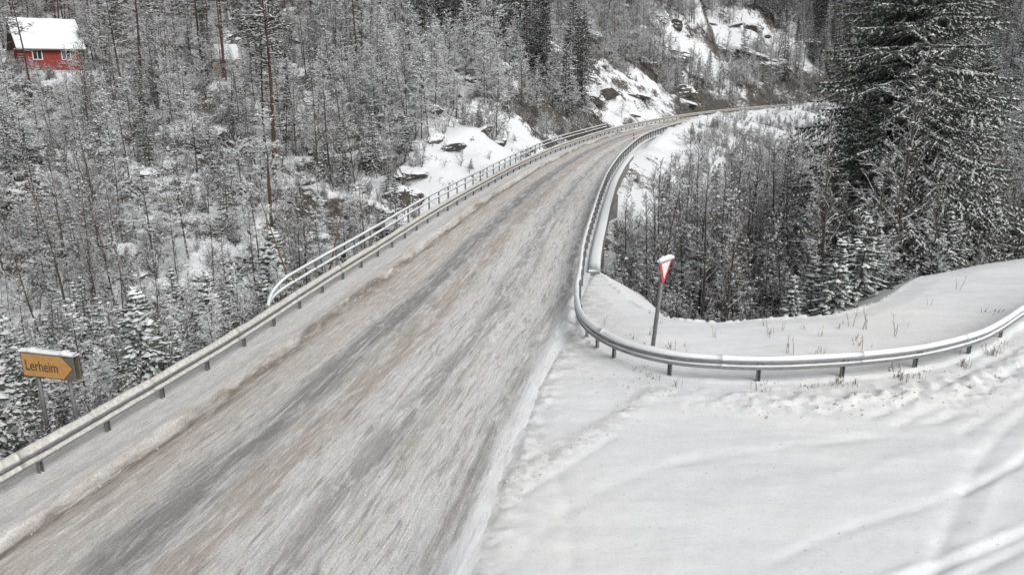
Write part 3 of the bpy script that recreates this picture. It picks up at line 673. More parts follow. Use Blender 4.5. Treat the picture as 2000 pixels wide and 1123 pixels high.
# ------------------------------------------------------------------ cabin and hut
def house(name, label, x, y, z, rz, Lx, Ly, wall, rise, mat, nwin):
    r_ = empty(name, (x, y, z), rz); tag(r_, label, 'cabin')
    mb = MB(); X_, Y_ = Lx / 2, Ly / 2
    mb.v = [(-X_, -Y_, -1.5), (X_, -Y_, -1.5), (X_, Y_, -1.5), (-X_, Y_, -1.5), (-X_, -Y_, wall), (X_, -Y_, wall), (X_, Y_, wall), (-X_, Y_, wall), (-X_, 0, wall + rise), (X_, 0, wall + rise)]
    mb.f = [(0, 1, 5, 4), (2, 3, 7, 6), (1, 2, 6, 9, 5), (3, 0, 4, 8, 7)]; mb.m = [0] * 4; w_ = mb.build('wall', mat, r_)
    # vertical boards
    bd = MB(); bd.box(0, 0, wall / 2 - 0.3, 0.10, 0.035, wall + 0.6); bm_ = bd.mesh('board', [mat])
    k = int(Lx / 0.25)
    for i in range(k):
        b_ = link(bpy.data.objects.new('board', bm_), r_); b_.location = (-X_ + (i + 0.5) * Lx / k, -Y_ - 0.02, 0)
    ov = 0.55; rp = MB(); sl = rise / Y_
    for s in (-1, 1):
        e = Y_ + ov; rp.v.extend([(-X_ - ov, s * e, wall - sl * ov), (X_ + ov, s * e, wall - sl * ov), (X_ + ov, 0, wall + rise), (-X_ - ov, 0, wall + rise)])
        rp.v.extend([(-X_ - ov, s * e, wall - sl * ov + .14), (X_ + ov, s * e, wall - sl * ov + .14), (X_ + ov, 0, wall + rise + .14), (-X_ - ov, 0, wall + rise + .14)])
        q = len(rp.v) - 8
        for f_ in ((0, 1, 2, 3), (4, 5, 6, 7), (0, 1, 5, 4), (1, 2, 6, 5), (3, 0, 4, 7)): rp.f.append(tuple(q + i for i in f_)); rp.m.append(0)
    rf = rp.build('roof', 'sign_grey', r_)
    sn = MB(); rings = []
    for t in np.linspace(-1, 1, 16):
        ring = []
        for s in np.linspace(-1, 1, 13):
            yy = s * (Y_ + ov + 0.05); zz = wall + rise - abs(yy) * sl + 0.36 + 0.08 * float(fbm(np.array([t * 3.0]), np.array([s * 3.0]), 2)[0]) - 0.12 * abs(s) ** 8
            ring.append(((X_ + ov + 0.04) * t, yy, zz))
        ring += [((X_ + ov + 0.04) * t, (Y_ + ov + .05), wall - sl * ov + 0.142), ((X_ + ov + .04) * t, 0, wall + rise + .142), ((X_ + ov + .04) * t, -(Y_ + ov + .05), wall - sl * ov + 0.142)]
        rings.append(ring)
    b0 = sn.quadstrip(rings, 0); k = len(rings[0]); sn.cap([b0 + j for j in range(k)], 0); sn.cap([b0 + 15 * k + j for j in range(k)][::-1], 0)
    sn.build('snow_cover', 'snow', rf)
    for i in range(nwin):
        xx = -X_ + Lx * (i + 0.5) / nwin
        f_ = MB(); f_.box(xx, -Y_ - 0.06, wall * 0.55, 1.0, 0.08, 1.1); fo = f_.build('window', 'white_paint', r_)
        for a in (-0.22, 0.22):
            g_ = MB(); g_.box(xx + a, -Y_ - 0.105, wall * 0.55, 0.36, 0.02, 0.9); g_.build('pane', 'glass', fo)
    return r_

# ------------------------------------------------------------------ plants: generators
def rv(r): return Vector((r.gauss(0, 1), r.gauss(0, 1), r.gauss(0, 1)))
def diamond(mb, pts, rads, snow, thin=False):
    """thin limb: underside bark (0), upper side snow (1)"""
    rings = []
    for i, p in enumerate(pts):
        d = (pts[min(i + 1, len(pts) - 1)] - pts[max(i - 1, 0)])
        if d.length < 1e-6: d = Vector((0, 0, 1))
        d.normalize(); s_ = d.cross(Vector((0, 0, 1)))
        if s_.length < 0.05: s_ = Vector((1, 0, 0))
        s_.normalize(); up = s_.cross(d)
        horiz = math.sqrt(max(0.0, 1 - d.z * d.z)); r_ = rads[i]; ru = r_ * (1 + snow * horiz)
        rings.append([tuple(p - s_ * r_), tuple(p - up * r_), tuple(p + s_ * r_), tuple(p + up * ru)])
    mb.quadstrip(rings, [0, 0, 1, 0] if thin else [0, 0, 1, 1])
def spike(mb, p, q, r_, snow, thin=False):
    d = (q - p); 
    if d.length < 1e-5: return
    dn_ = d.normalized(); s_ = dn_.cross(Vector((0, 0, 1)))
    if s_.length < 0.05: s_ = Vector((1, 0, 0))
    s_.normalize(); up = s_.cross(dn_); h_ = math.sqrt(max(0.0, 1 - dn_.z ** 2))
    b0 = len(mb.v)
    mb.v += [tuple(p - s_ * r_), tuple(p - up * r_ * 0.8), tuple(p + s_ * r_), tuple(p + up * r_ * (1 + snow * h_)), tuple(q)]
    mb.f += [(b0, b0 + 1, b0 + 4), (b0 + 1, b0 + 2, b0 + 4), (b0 + 2, b0 + 3, b0 + 4), (b0 + 3, b0, b0 + 4)]; mb.m += [0, 0, 0, 1] if thin else [0, 0, 1, 1]

def lump(mb, p, s_, r, mat=1):
    b0 = len(mb.v); a0 = r.uniform(0, 6.28)
    for k in range(5):
        a = a0 + 1.2566 * k; q = s_ * r.uniform(.6, 1.35); mb.v.append((p.x + q * math.cos(a), p.y + q * math.sin(a), p.z - .02 * r.random()))
    mb.v += [(p.x, p.y, p.z + s_ * r.uniform(.45, .8)), (p.x, p.y, p.z - s_ * .3)]
    for k in range(5):
        mb.f.append((b0 + k, b0 + (k + 1) % 5, b0 + 5)); mb.m.append(mat); mb.f.append((b0 + (k + 1) % 5, b0 + k, b0 + 6)); mb.m.append(0)
def birch(seed, H=9.0, r0=0.075, nb=46, snow=1.0, spread=0.3, t0=0.22, twn=9, lean=0.04, ang=(30, 62), stems=1, tw=0.011, lp=0.0, ls=0.07, thin=False):
    r = random.Random(seed); tr, cr_ = MB(), MB()
    for st in range(stems):
        la = r.uniform(0, 6.283); lx, ly = (math.cos(la), math.sin(la)); le = lean if stems == 1 else r.uniform(0.1, 0.45)
        h_ = H * (1 if stems == 1 else r.uniform(0.65, 1)); pts = []
        w1, w2 = r.uniform(0, 6), r.uniform(0, 6)
        for i in range(9):
            t = i / 8; pts.append(Vector((lx * le * h_ * t + 0.05 * h_ * 0.3 * math.sin(w1 + 4 * t) * t, ly * le * h_ * t + 0.015 * h_ * math.sin(w2 + 5 * t) * t, h_ * t - 0.15 * (i == 0))))
        rads = [r0 * (1 - 0.9 * i / 8) * (1 if stems == 1 else 0.6) for i in range(9)]
        tr.tube([tuple(p) for p in pts], rads, 6 if stems == 1 else 4, 0, False)
        n = nb if stems == 1 else nb // stems
        for k in range(n):
            t = t0 + (1 - t0) * (k + r.random()) / n; i = min(int(t * 8), 7); f_ = t * 8 - i; p = pts[i].lerp(pts[i + 1], f_)
            a = r.uniform(0, 6.283); el = R(90 - r.uniform(*ang)); L = spread * h_ * (1.08 - t) ** 0.7 * r.uniform(0.5, 1.1)
            d = Vector((math.cos(a) * math.cos(el), math.sin(a) * math.cos(el), math.sin(el)))
            q = [p]; 
            for j in range(3):
                d = (d + rv(r) * 0.12 + Vector((0, 0, 0.05))).normalized(); q.append(q[-1] + d * L / 3)
            br_ = max(0.010, r0 * 0.3 * (1.1 - t)); diamond(cr_, q, [br_, br_ * .75, br_ * .5, br_ * .25], snow, thin)
            for m_ in range(twn):
                s_ = r.uniform(0.15, 1.0) * 3; j = min(int(s_), 2); o_ = q[j].lerp(q[j + 1], s_ - j)
                dd = (d + rv(r) * 0.55).normalized(); l2 = L * r.uniform(0.18, 0.5); e_ = o_ + dd * l2; spike(cr_, o_, e_, tw, snow, thin)
                if r.random() < lp: lump(cr_, o_.lerp(e_, r.uniform(.3, .9)), ls * r.uniform(.5, 1.5), r)
                for u_ in range(3):
                    o2 = o_.lerp(e_, r.uniform(0.2, 0.9)); e2 = o2 + (dd + rv(r) * 0.6).normalized() * l2 * r.uniform(0.3, 0.6); spike(cr_, o2, e2, tw * 0.8, snow, thin)
    return tr, cr_

def frond(mb, p, d, L, r, droop, dens, snow, tl=0.42, w=0.05, sw=1.0):
    """a spruce branch: dark hanging sprays (0) under ragged snow (1)"""
    n = max(3, int(L * dens)); pts = []; side = d.cross(Vector((0, 0, 1))).normalized()
    for i in range(n + 1):
        t = i / n; z = -droop * L * (t ** 1.25) + 0.30 * droop * L * t ** 4 + 0.04 * L * math.sin(3 * t)
        pts.append(p + d * (L * t * (1 - 0.06 * droop * t)) + Vector((0, 0, z)))
    for i in range(1, n + 1):
        o_ = pts[i]; t = i / n; tang = (pts[i] - pts[i - 1]).normalized()
        wl = tl * min(1.0, 0.35 + L * 0.35) * (1.0 - 0.62 * t) * r.uniform(0.7, 1.25)
        for s_ in (-1, 1):
            dd = (tang * r.uniform(0.45, 0.9) + side * s_ * r.uniform(0.75, 1.0) + Vector((0, 0, -r.uniform(0.10, 0.55)))).normalized()
            e_ = o_ + dd * wl; ww = w * r.uniform(0.8, 1.5)
            b0 = len(mb.v); pr_ = tang * ww
            mid = o_.lerp(e_, 0.55) + Vector((0, 0, 0.02))
            mb.v += [tuple(o_), tuple(mid - pr_), tuple(e_), tuple(mid + pr_)]; mb.f.append((b0, b0 + 1, b0 + 2, b0 + 3)); mb.m.append(0)
            # hanging curtain
            hl = wl * r.uniform(0.35, 0.8); b0 = len(mb.v); m2 = o_.lerp(e_, r.uniform(0.3, 0.8))
            mb.v += [tuple(m2 - pr_ * 1.1), tuple(m2 + pr_ * 1.1), tuple(m2 + Vector((r.uniform(-.04, .04), r.uniform(-.04, .04), -hl)))]
            mb.f.append((b0, b0 + 1, b0 + 2)); mb.m.append(0)
            if r.random() < snow:
                b0 = len(mb.v); ws = pr_ * r.uniform(0.5, 1.05) * sw; up = Vector((0, 0, r.uniform(0.02, 0.045))); k = r.uniform(0.5, 0.95)
                mm = o_.lerp(e_, 0.5 * k) + up * 1.4
                mb.v += [tuple(o_ + up), tuple(mm - ws), tuple(o_.lerp(e_, k) + up * .4), tuple(mm + ws)]; mb.f.append((b0, b0 + 1, b0 + 2, b0 + 3)); mb.m.append(1)
        if r.random() < snow * .55 and i < n:
            # lump of snow riding the spine
            a, c_ = pts[i - 1], pts[i]; hgt = r.uniform(0.03, 0.07); ws = side * w * r.uniform(0.4, 0.95) * sw; b0 = len(mb.v)
            up = Vector((0, 0, hgt))
            mb.v += [tuple(a - ws), tuple(a + ws), tuple(c_ + ws), tuple(c_ - ws), tuple(a.lerp(c_, .5) + up)]
            for q in ((0, 1, 4), (1, 2, 4), (2, 3, 4), (3, 0, 4)): mb.f.append(tuple(b0 + x for x in q)); mb.m.append(1)
def limb(mb, p, d, L, r, droop, dens, snow, tl, w):
    frond(mb, p, d, L, r, droop, dens, snow, tl, w)
    side = d.cross(Vector((0, 0, 1))).normalized(); n = int(L * 1.7)
    for i in range(n):
        t = (i + r.uniform(0.6, 1.2)) / (n + 0.6)
        if t > 0.92: continue
        z = -droop * L * (t ** 1.25) + 0.30 * droop * L * t ** 4; o_ = p + d * (L * t) + Vector((0, 0, z))
        for s_ in (-1, 1):
            dd = (d * r.uniform(.5, .9) + side * s_ * r.uniform(.6, 1) + Vector((0, 0, -r.uniform(.05, .35)))).normalized()
            frond(mb, o_, Vector((dd.x, dd.y, dd.z * .5)).normalized(), L * r.uniform(.22, .42) * (1.15 - t * .6), r, droop * 1.6, dens * 1.15, snow, tl * .62, w * .72)
def spruce(seed, H, Rb, whorl=0.42, nb=7, dens=5, snow=0.7, droop=0.38, z0=0.08, tl=0.42, w=0.05, r0=None, gap=0.0, pw=0.85, big=False, sw=1.0):
    r = random.Random(seed); tr, cr_ = MB(), MB(); r0 = r0 or H * 0.012 + 0.02
    tr.tube([(0, 0, -0.4), (0.01 * H * .1, 0, H * 0.3), (0, 0, H * 0.7), (0, 0, H)], [r0 * 1.15, r0 * 0.8, r0 * 0.4, 0.012], 8, 0, False)
    z = H * z0
    while z < H * 0.985:
        t = z / H; L0 = Rb * (1 - t) ** pw + 0.10
        n = nb if t < 0.8 else max(4, nb - 2)
        a0 = r.uniform(0, 6.283)
        for k in range(n):
            if r.random() < gap: continue
            a = a0 + 6.283 * k / n + r.uniform(-0.35, 0.35); d = Vector((math.cos(a), math.sin(a), 0.42 * t ** 2 + 0.05)).normalized()
            (limb if big else frond)(cr_, Vector((0, 0, z + r.uniform(-.5, .5) * whorl)), d, L0 * r.uniform(0.62, 1.15), r, droop * (1.15 - 0.9 * t) * r.uniform(0.7, 1.2), dens, snow, tl, w, *(() if big else (sw,)))
            if sw > 1 and r.random() < .7: lump(cr_, Vector((d.x * L0 * .55, d.y * L0 * .55, z - droop * L0 * .3 + .04)), .16 * r.uniform(.6, 1.3), r)
        z += whorl * (0.55 + 0.6 * (1 - t)) * r.uniform(0.7, 1.3)
    return tr, cr_
def pine(seed, H, r0=0.16, lean=0.0, crown=0.45, snow=0.5, dead=26, nb=34):
    r = random.Random(seed); tr, cr_ = MB(), MB(); la = r.uniform(0, 6.28)
    pts = [Vector((math.cos(la) * lean * H * t + 0.12 * math.sin(5 * t + seed), math.sin(la) * lean * H * t + 0.1 * math.sin(4 * t), H * t - 0.3 * (t == 0))) for t in [i / 9 for i in range(10)]]
    tr.tube([tuple(p) for p in pts], [r0 * (1 - 0.82 * i / 9) for i in range(10)], 8, 0, False)
    def at(t): i = min(int(t * 9), 8); return pts[i].lerp(pts[i + 1], t * 9 - i)
    for k in range(dead):                                  # dead snow-lined limbs below the crown
        t = r.uniform(0.16, 1 - crown + 0.1); a = r.uniform(0, 6.283); L = r.uniform(0.5, 1.7)
        d = Vector((math.cos(a), math.sin(a), r.uniform(-0.3, 0.25))).normalized(); p = at(t); q = [p, p + d * L * .5, p + d * L + Vector((0, 0, r.uniform(-.2, .1)))]
        diamond(tr, q, [0.02, 0.014, 0.006], 1.2)
        for m_ in range(5):
            o_ = p.lerp(q[2], r.uniform(.3, 1)); spike(tr, o_, o_ + (d + rv(r) * .6).normalized() * L * .35, 0.009, 1.2)
    for k in range(nb):
        t = 1 - crown + crown * (k + r.random()) / nb; a = r.uniform(0, 6.283); L = H * 0.16 * (1.15 - ((t - (1 - crown)) / crown)) ** 0.6 * r.uniform(0.5, 1.15)
        d = Vector((math.cos(a), math.sin(a), r.uniform(-0.1, 0.5))).normalized(); p = at(min(t, 0.999)); q = [p, p + d * L * .5, p + d * L + Vector((0, 0, r.uniform(-.1, .3)))]
        diamond(tr, q, [0.035, 0.022, 0.01], 1.0)
        for m_ in range(16):
            c_ = q[1].lerp(q[2], r.uniform(-.4, 1.05)) + rv(r) * 0.16 * L * 0.5
            for u_ in range(5):                            # needle tuft
                dd = rv(r).normalized(); dd.z = abs(dd.z) * 0.5; e_ = c_ + dd * r.uniform(0.14, 0.3); sd2 = dd.cross(rv(r)).normalized() * 0.045
                b0 = len(cr_.v); cr_.v += [tuple(c_ - sd2), tuple(c_ + sd2), tuple(e_)]; cr_.f.append((b0, b0 + 1, b0 + 2)); cr_.m.append(0)
            if r.random() < snow:
                b0 = len(cr_.v); s_ = r.uniform(0.08, 0.17); cr_.v += [(c_.x + s_ * math.cos(x) * r.uniform(.6, 1.3), c_.y + s_ * math.sin(x) * r.uniform(.6, 1.3), c_.z + 0.03) for x in (0, 1.26, 2.5, 3.8, 5.0)] + [(c_.x, c_.y, c_.z + 0.10)]
                for x in range(5): cr_.f.append((b0 + x, b0 + (x + 1) % 5, b0 + 5)); cr_.m.append(1)
    return tr, cr_

KIND = {}
def register(kind, i, pair, tmats, cmats):
    tr, cr_ = pair
    a = tr.mesh('trunk', tmats); b_ = cr_.mesh('crown', cmats)
    KIND.setdefault(kind, []).append((a, b_))
    # one merged mesh for the far masses
    mg = MB(); mg.v = tr.v + cr_.v; n = len(tr.v); mg.f = list(tr.f) + [tuple(x + n for x in f) for f in cr_.f]
    mm = list(dict.fromkeys(tmats + cmats)); mg.m = [mm.index(tmats[x]) for x in tr.m] + [mm.index(cmats[x]) for x in cr_.m]
    KIND.setdefault(kind + '_merged', []).append(mg.mesh(kind + '_merged', mm))
for i in range(4): register('birch', i, birch(100 + i, 9.5, 0.085, 44, 0.5, 0.24, 0.25, 7, tw=0.012, lp=0.14, ls=0.07, thin=True), ['bark', 'twig_snow'], ['twig_brown', 'needle_snow'])
for i in range(3): register('frosted', i, birch(150 + i, 8.5, 0.09, 44, 1.5, 0.34, 0.2, 8, tw=0.016, ang=(40, 95), lp=0.5, ls=0.11), ['bark', 'twig_snow'], ['twig', 'needle_snow'])
for i in range(4): register('shrub', i, birch(200 + i, 2.9, 0.03, 26, 1.2, 0.42, 0.12, 7, stems=6, tw=0.010, lp=0.22, ls=0.06, thin=True), ['bark', 'twig_snow'], ['twig', 'twig_snow'])
for i in range(3): register('spruce', i, spruce(300 + i, 10, 2.0, 0.42, 7, 4.2, 0.75, 0.5, 0.06, 0.42, 0.075, gap=.15, sw=1.25), ['spruce_bark'], ['needle', 'needle_snow'])
for i in range(2): register('dark_spruce', i, spruce(330 + i, 12, 1.9, 0.42, 7, 3.6, 0.30, 0.45, 0.08, 0.42, 0.075), ['spruce_bark'], ['needle_dark', 'snow'])
for i in range(3): register('young_spruce', i, spruce(360 + i, 4.0, 1.35, 0.30, 8, 6.5, 0.85, 0.5, 0.03, 0.34, 0.08, sw=1.35, gap=.28), ['spruce_bark'], ['needle', 'needle_snow'])
for i in range(4): register('pine', i, pine(400 + i, 15, 0.15, 0.01 + 0.015 * i), ['pine_bark', 'twig_snow'], ['pine_needle', 'twig_snow'])

pr_c, pr_s = math.cos(R(16)), math.sin(R(16))
def proj(x, y, z):
    zz = z - 8.5; D_ = y * pr_c - zz * pr_s; Y_ = y * pr_s + zz * pr_c
    return 1000 + 1500 * x / D_, 561.5 - 1500 * Y_ / D_, D_
def plant(kind, var, x, y, z, s, rz, name, label, cat, group=None, tilt=(0, 0), sz=1.0):
    a, b_ = KIND[kind][var % len(KIND[kind])]
    r_ = empty(name, (x, y, z), rz); r_.scale = (s, s, s * sz); r_.rotation_euler = (tilt[0], tilt[1], rz)
    tag(r_, label, cat, group)
    link(bpy.data.objects.new('trunk', a), r_); link(bpy.data.objects.new('crown', b_), r_)
    return r_

# ------------------------------------------------------------------ individually placed trees
cab_z = 8.5
CAB = (-54.2, 93.5)
house('red_cabin', 'red wooden cabin under a thick snow-covered roof on the upper left hillside', CAB[0], CAB[1], cab_z, R(41), 5.8, 5.0, 2.4, 2.6, 'red_wood', 2)
house('small_hut', 'small pale hut with a snowy roof, half hidden uphill right of the red cabin', -33.6, 92.5, hz(-33.6, 92.5) - 0.3, R(35), 2.6, 2.4, 1.7, 1.0, 'yellow_wood', 1)

hero = spruce(1, 29, 7.2, 0.58, 10, 4.4, 0.85, 0.46, 0.11, 0.66, 0.07, 0.36, 0.10, 0.75, True)
register('hero', 0, hero, ['spruce_bark'], ['needle', 'bough_snow'])
register('hero', 1, spruce(2, 15, 3.7, 0.45, 8, 4.0, 0.7, 0.42, 0.05, 0.52, 0.07, 0.2, 0.08, 0.75, True), ['spruce_bark'], ['needle', 'bough_snow'])
plant('hero', 0, 20.0, 39.5, -6.5, 1, 0.6, 'spruce_tree', 'tallest dark spruce on the right, snow on drooping branches, its top outside the photo', 'tree')
plant('hero', 1, 17.2, 38.0, -6.9, 0.98, 2.0, 'spruce_tree', 'broad spruce standing in front of and left of the tallest spruce', 'tree')
plant('hero', 1, 26.5, 45.0, -6.0, 1.05, 4.0, 'spruce_tree', 'snowy spruce right behind the tallest spruce', 'tree')
plant('hero', 1, 19.2, 36.6, -4.5, 0.5, 1.0, 'spruce_tree', 'small spruce tucked under the front branches of the tallest spruce', 'tree')
plant('hero', 1, 23.2, 38.6, -4.0, 0.42, 5.0, 'spruce_tree', 'small spruce under the right-hand branches of the tallest spruce', 'tree')
for (x, y, s, v, lb) in [(12.4, 28.2, 0.82, 0, 'stubby snow-laden young spruce leaning over the ravine edge left of the tallest spruce'),
                         (10.9, 28.6, 0.62, 1, 'smallest snowy young spruce at the ravine edge beside the bare thicket'),
                         (14.6, 31.0, 1.0, 2, 'bushy snowy young spruce below the broad spruce'),
                         (16.6, 34.2, 0.95, 0, 'snowy young spruce where the snow edge bends uphill'),
                         (19.4, 35.6, 0.9, 1, 'snow-covered young spruce under the right branches of the tallest spruce'),
                         (21.6, 36.6, 0.85, 2, 'round snowy young spruce just beyond the flat snow shoulder on the right'),
                         (24.2, 38.2, 1.1, 0, 'snowy young spruce near the right edge, second from the frame'),
                         (26.8, 39.5, 1.2, 1, 'snowy young spruce closest to the right edge of the photo')]:
    plant('young_spruce', v, x, y, hz(x, y) - 0.1, s, x * 3, 'young_spruce', lb, 'tree')
for (x, y, s, v) in [(-57.5, 88.2, .5, 0), (-56.2, 87.0, .42, 1), (-58.4, 89.8, .55, 2), (-54.6, 87.0, .3, 0)]:
    plant('frosted', v, x, y, hz(x, y) - .1, s, x, 'snowy_birch', 'low snow-lined broadleaf tree in front of the left end of the red cabin', 'tree', 'low trees in front of the red cabin')
for (x, y, s, v, tl_, lb) in [(-38.4, 82, 1.15, 0, (0, R(5)), 'dark pine with a leaning bare trunk, alone right of the red cabin'),
                         (-19.0, 62, 1.2, 1, (0, R(1.5)), 'tallest straight dark pine trunk on the left slope, reaching the top of the photo'),
                         (-51.0, 84, 0.8, 2, (0, 0), 'pine whose trunk crosses the left half of the red cabin roof'),
                         (-54.3, 85, 0.95, 3, (0, 0), 'pine at the left edge of the photo beside the red cabin'),
                         (-33.5, 86, 1.0, 1, (0, 0), 'pine between the leaning pine and the tallest straight pine, left one'),
                         (-30.4, 84, 1.05, 2, (0, 0), 'pine between the leaning pine and the tallest straight pine, right one')]:
    plant('pine', v, x, y, hz(x, y) - 0.2, s, x, 'pine_tree', lb, 'tree', None, tl_)
r = random.Random(3)
tr = MB(); tr.tube([(0, 0, -0.3), (0.05, 0.02, 3), (0.12, 0.0, 6.2), (0.2, 0.03, 8.2)], [0.13, 0.12, 0.10, 0.03], 8, 0)
for k in range(16):
    p = Vector((0.1, 0, r.uniform(2, 8))); d = Vector((r.uniform(-1, 1), r.uniform(-1, 1), r.uniform(-.2, .3))).normalized(); spike(tr, p, p + d * r.uniform(.3, .9), 0.015, 1.0)
sn_ = empty('dead_pine', (-16.3, 51.0, hz(-16.3, 51.0))); tag(sn_, 'dead reddish-brown snag without a crown in front of the tallest straight pine', 'tree')
tr.build('trunk', ['pine_bark', 'twig_snow'], sn_)
# leaning bare poles by the bridge corner
for (x, y, tx, lb) in [(-9.6, 33, R(-14), 'bare pole-like stem leaning left beside the start of the bridge railing'), (-8.9, 33.6, R(16), 'thin bare stem leaning right beside the start of the bridge railing')]:
    e = empty('bare_sapling', (x, y, hz(x, y))); e.rotation_euler = (0, tx, 0); tag(e, lb, 'tree')
    mb = MB(); mb.tube([(0, 0, -0.3), (0.05, 0, 2.5), (0, 0, 5.2)], [0.06, 0.045, 0.015], 6); mb.build('trunk', 'dry_stem', e)

# ------------------------------------------------------------------ scattered woodland
rng = random.Random(11)
def west_of(x, y):
    """signed side of the road: True when left of the left rail"""
    return x < np.interp(y, left[:, 1], left[:, 0]) if y < 199 else True
def zone(x, y):
    px, py, D_ = proj(x, y, hz(x, y))
    if not west_of(x, y):
        if px > 1960: return 'at the right edge behind the tallest spruce'
        if px > 1700: return 'on the slope behind the tallest spruce'
        if y > 75: return 'below the far guardrail across the ravine'
        if px > 1560: return 'between the ravine thicket and the tallest spruce'
        if px > 1430: return 'in the middle of the ravine thicket'
        if px > 1310: return 'just right of the give way sign'
        return 'between the bridge edge beam and the give way sign'
    if y < 36:
        if px < 170: return 'around the direction sign below the guardrail'
        if px < 330: return 'below the guardrail just right of the direction sign'
        return 'below the guardrail where the bridge railing begins'
    if y > 235: return 'on the distant mountainside above the bend'
    if px > 1390: return 'on the rocky spur above the far bend'
    if px > 1140: return 'around the white rock face above the bend'
    if px > 880: return 'above the snow bank beyond the bridge'
    if px > 590: return 'between the tallest straight pine and the snow bank' if y < 90 else 'high up right of the tallest straight pine'
    if px > 420: return 'around the tallest straight pine' if y < 85 else 'uphill behind the tallest straight pine'
    if px > 190: return 'downhill of the leaning pine' if y < 85 else 'uphill behind the leaning pine'
    return 'downhill of the red cabin' if y < 90 else 'behind the red cabin'
WORD = {'birch': ('bare_birch', 'slender bare birch', 'tree', 'slender bare birches'),
        'frosted': ('snowy_birch', 'snow-lined broadleaf tree', 'tree', 'snow-lined broadleaf trees'),
        'spruce': ('spruce_tree', 'snow-dusted spruce', 'tree', 'snow-dusted spruces'),
        'dark_spruce': ('spruce_tree', 'dark narrow spruce', 'tree', 'dark narrow spruces'),
        'young_spruce': ('young_spruce', 'snow-laden young spruce', 'tree', 'snow-laden young spruces'),
        'pine': ('pine_tree', 'bare-trunked pine', 'tree', 'bare-trunked pines'),
        'shrub': ('bare_shrub', 'leafless snowy shrub', 'shrub', 'leafless snowy shrubs')}
SIZES = {k: None for k in WORD}
HGT = {'birch': 9.5, 'frosted': 8.5, 'spruce': 10, 'dark_spruce': 12, 'young_spruce': 4, 'pine': 15, 'shrub': 2.9}
place = {k: [] for k in HGT}
ROADLINE = ([1150, 1165, 1180, 1195, 1222, 1260, 1330, 1400, 1500, 1620, 1700], [575, 480, 425, 380, 350, 345, 300, 285, 266, 248, 240])
def try_add(kind, x, y, s, cab=True):
    z = hz(x, y); d = plat_d(x, y)
    px, py, D_ = proj(x, y, z)
    if D_ < 6 or px < -260 or px > 2260: return False
    if d < 1.2 + 0.6 * s: return False
    if 29 < y < 72 and -8.5 + (y - 29) * .24 - 1.6 < x < np.interp(y, right[:, 1], right[:, 0]) + 1.4: return False
    H_ = HGT[kind] * s
    if not west_of(x, y):
        tx, ty, _ = proj(x, y, z + H_); lim = np.interp(tx, *ROADLINE)
        if 1120 < px < 1720 and ty < lim: return False
        if px < 1180 + 0.0 * y and y < 36: return False
        rad = 0.28 * H_ * 1500 / D_; bx = np.interp(py, [305, 350, 400, 460, 530], [1222, 1195, 1180, 1165, 1160])
        if px - rad * 0.55 < bx and y < 70: return False
    else:
        tx, ty, _ = proj(x, y, z + H_)
        if d < 3.2 and y > 50 and kind not in ('shrub', 'young_spruce'): return False
        if y < 30:                                      # keep the near bank below the rail line
            rl = np.interp(y, left[:, 1], left[:, 0])
            if x > rl - 1.6 - 0.25 * H_: return False
    if west_of(x, y) and y < 94 and 8 < px < 172 and tx > 5 and ty < 118 and py > 100: return False
    if west_of(x, y) and y < 99 and -10 < px < 165 and ty < 60 and x > -64 : return False
    for (bx_, by_, br_) in BANKS:
        if (x - bx_) ** 2 + (y - by_) ** 2 < (br_ * (1 if kind != 'shrub' else 0.75)) ** 2: return False
    if cab and -62.5 < x - (y - CAB[1]) * -0.6 < -48 and 60 < y < 100:
        tx, ty, _ = proj(x, y, z + H_)
        pass
    place[kind].append((x, y, z - 0.1, s, px, py, H_ * 1500 / D_))
    return True
def scatter(kind, n, box, smin, smax, cond=None, clump=None):
    k = 0; tries = 0
    while k < n and tries < n * 12:
        tries += 1; x = rng.uniform(box[0], box[1]); y = rng.uniform(box[2], box[3])
        if cond and not cond(x, y): continue
        if clump and fbm(np.array([x / 9.0 + clump]), np.array([y / 9.0]), 2)[0] < rng.uniform(0.3, 0.62): continue
        if try_add(kind, x, y, rng.uniform(smin, smax)): k += 1
W_ = lambda x, y: west_of(x, y)
E_ = lambda x, y: not west_of(x, y)
# left near bank and valley
scatter('young_spruce', 22, (-26, -11, 12, 34), 0.7, 1.25, W_)
scatter('shrub', 80, (-34, -9.5, 14, 42), 0.7, 1.3, W_)
scatter('spruce', 16, (-32, -15, 20, 40), 0.35, 0.62, W_)
scatter('birch', 26, (-36, -13, 20, 44), 0.45, 0.75, W_)
scatter('frosted', 26, (-36, -12, 22, 46), 0.35, 0.6, W_)
# left hillside
scatter('birch', 150, (-75, -9, 40, 105), 0.55, 1.0, W_, 3)
scatter('pine', 56, (-80, -16, 62, 125), 0.75, 1.1, W_)
scatter('spruce', 100, (-70, -8, 42, 110), 0.25, 0.6, W_)
scatter('dark_spruce', 16, (-60, -14, 55, 110), 0.4, 0.7, W_)
scatter('young_spruce', 50, (-60, -8, 38, 85), 0.4, 0.8, W_)
scatter('frosted', 120, (-60, 0, 46, 110), 0.45, 0.9, W_)
scatter('shrub', 230, (-70, 0, 40, 100), 0.6, 1.2, W_)
scatter('frosted', 90, (-16, 12, 72, 112), 0.5, 0.95, W_)
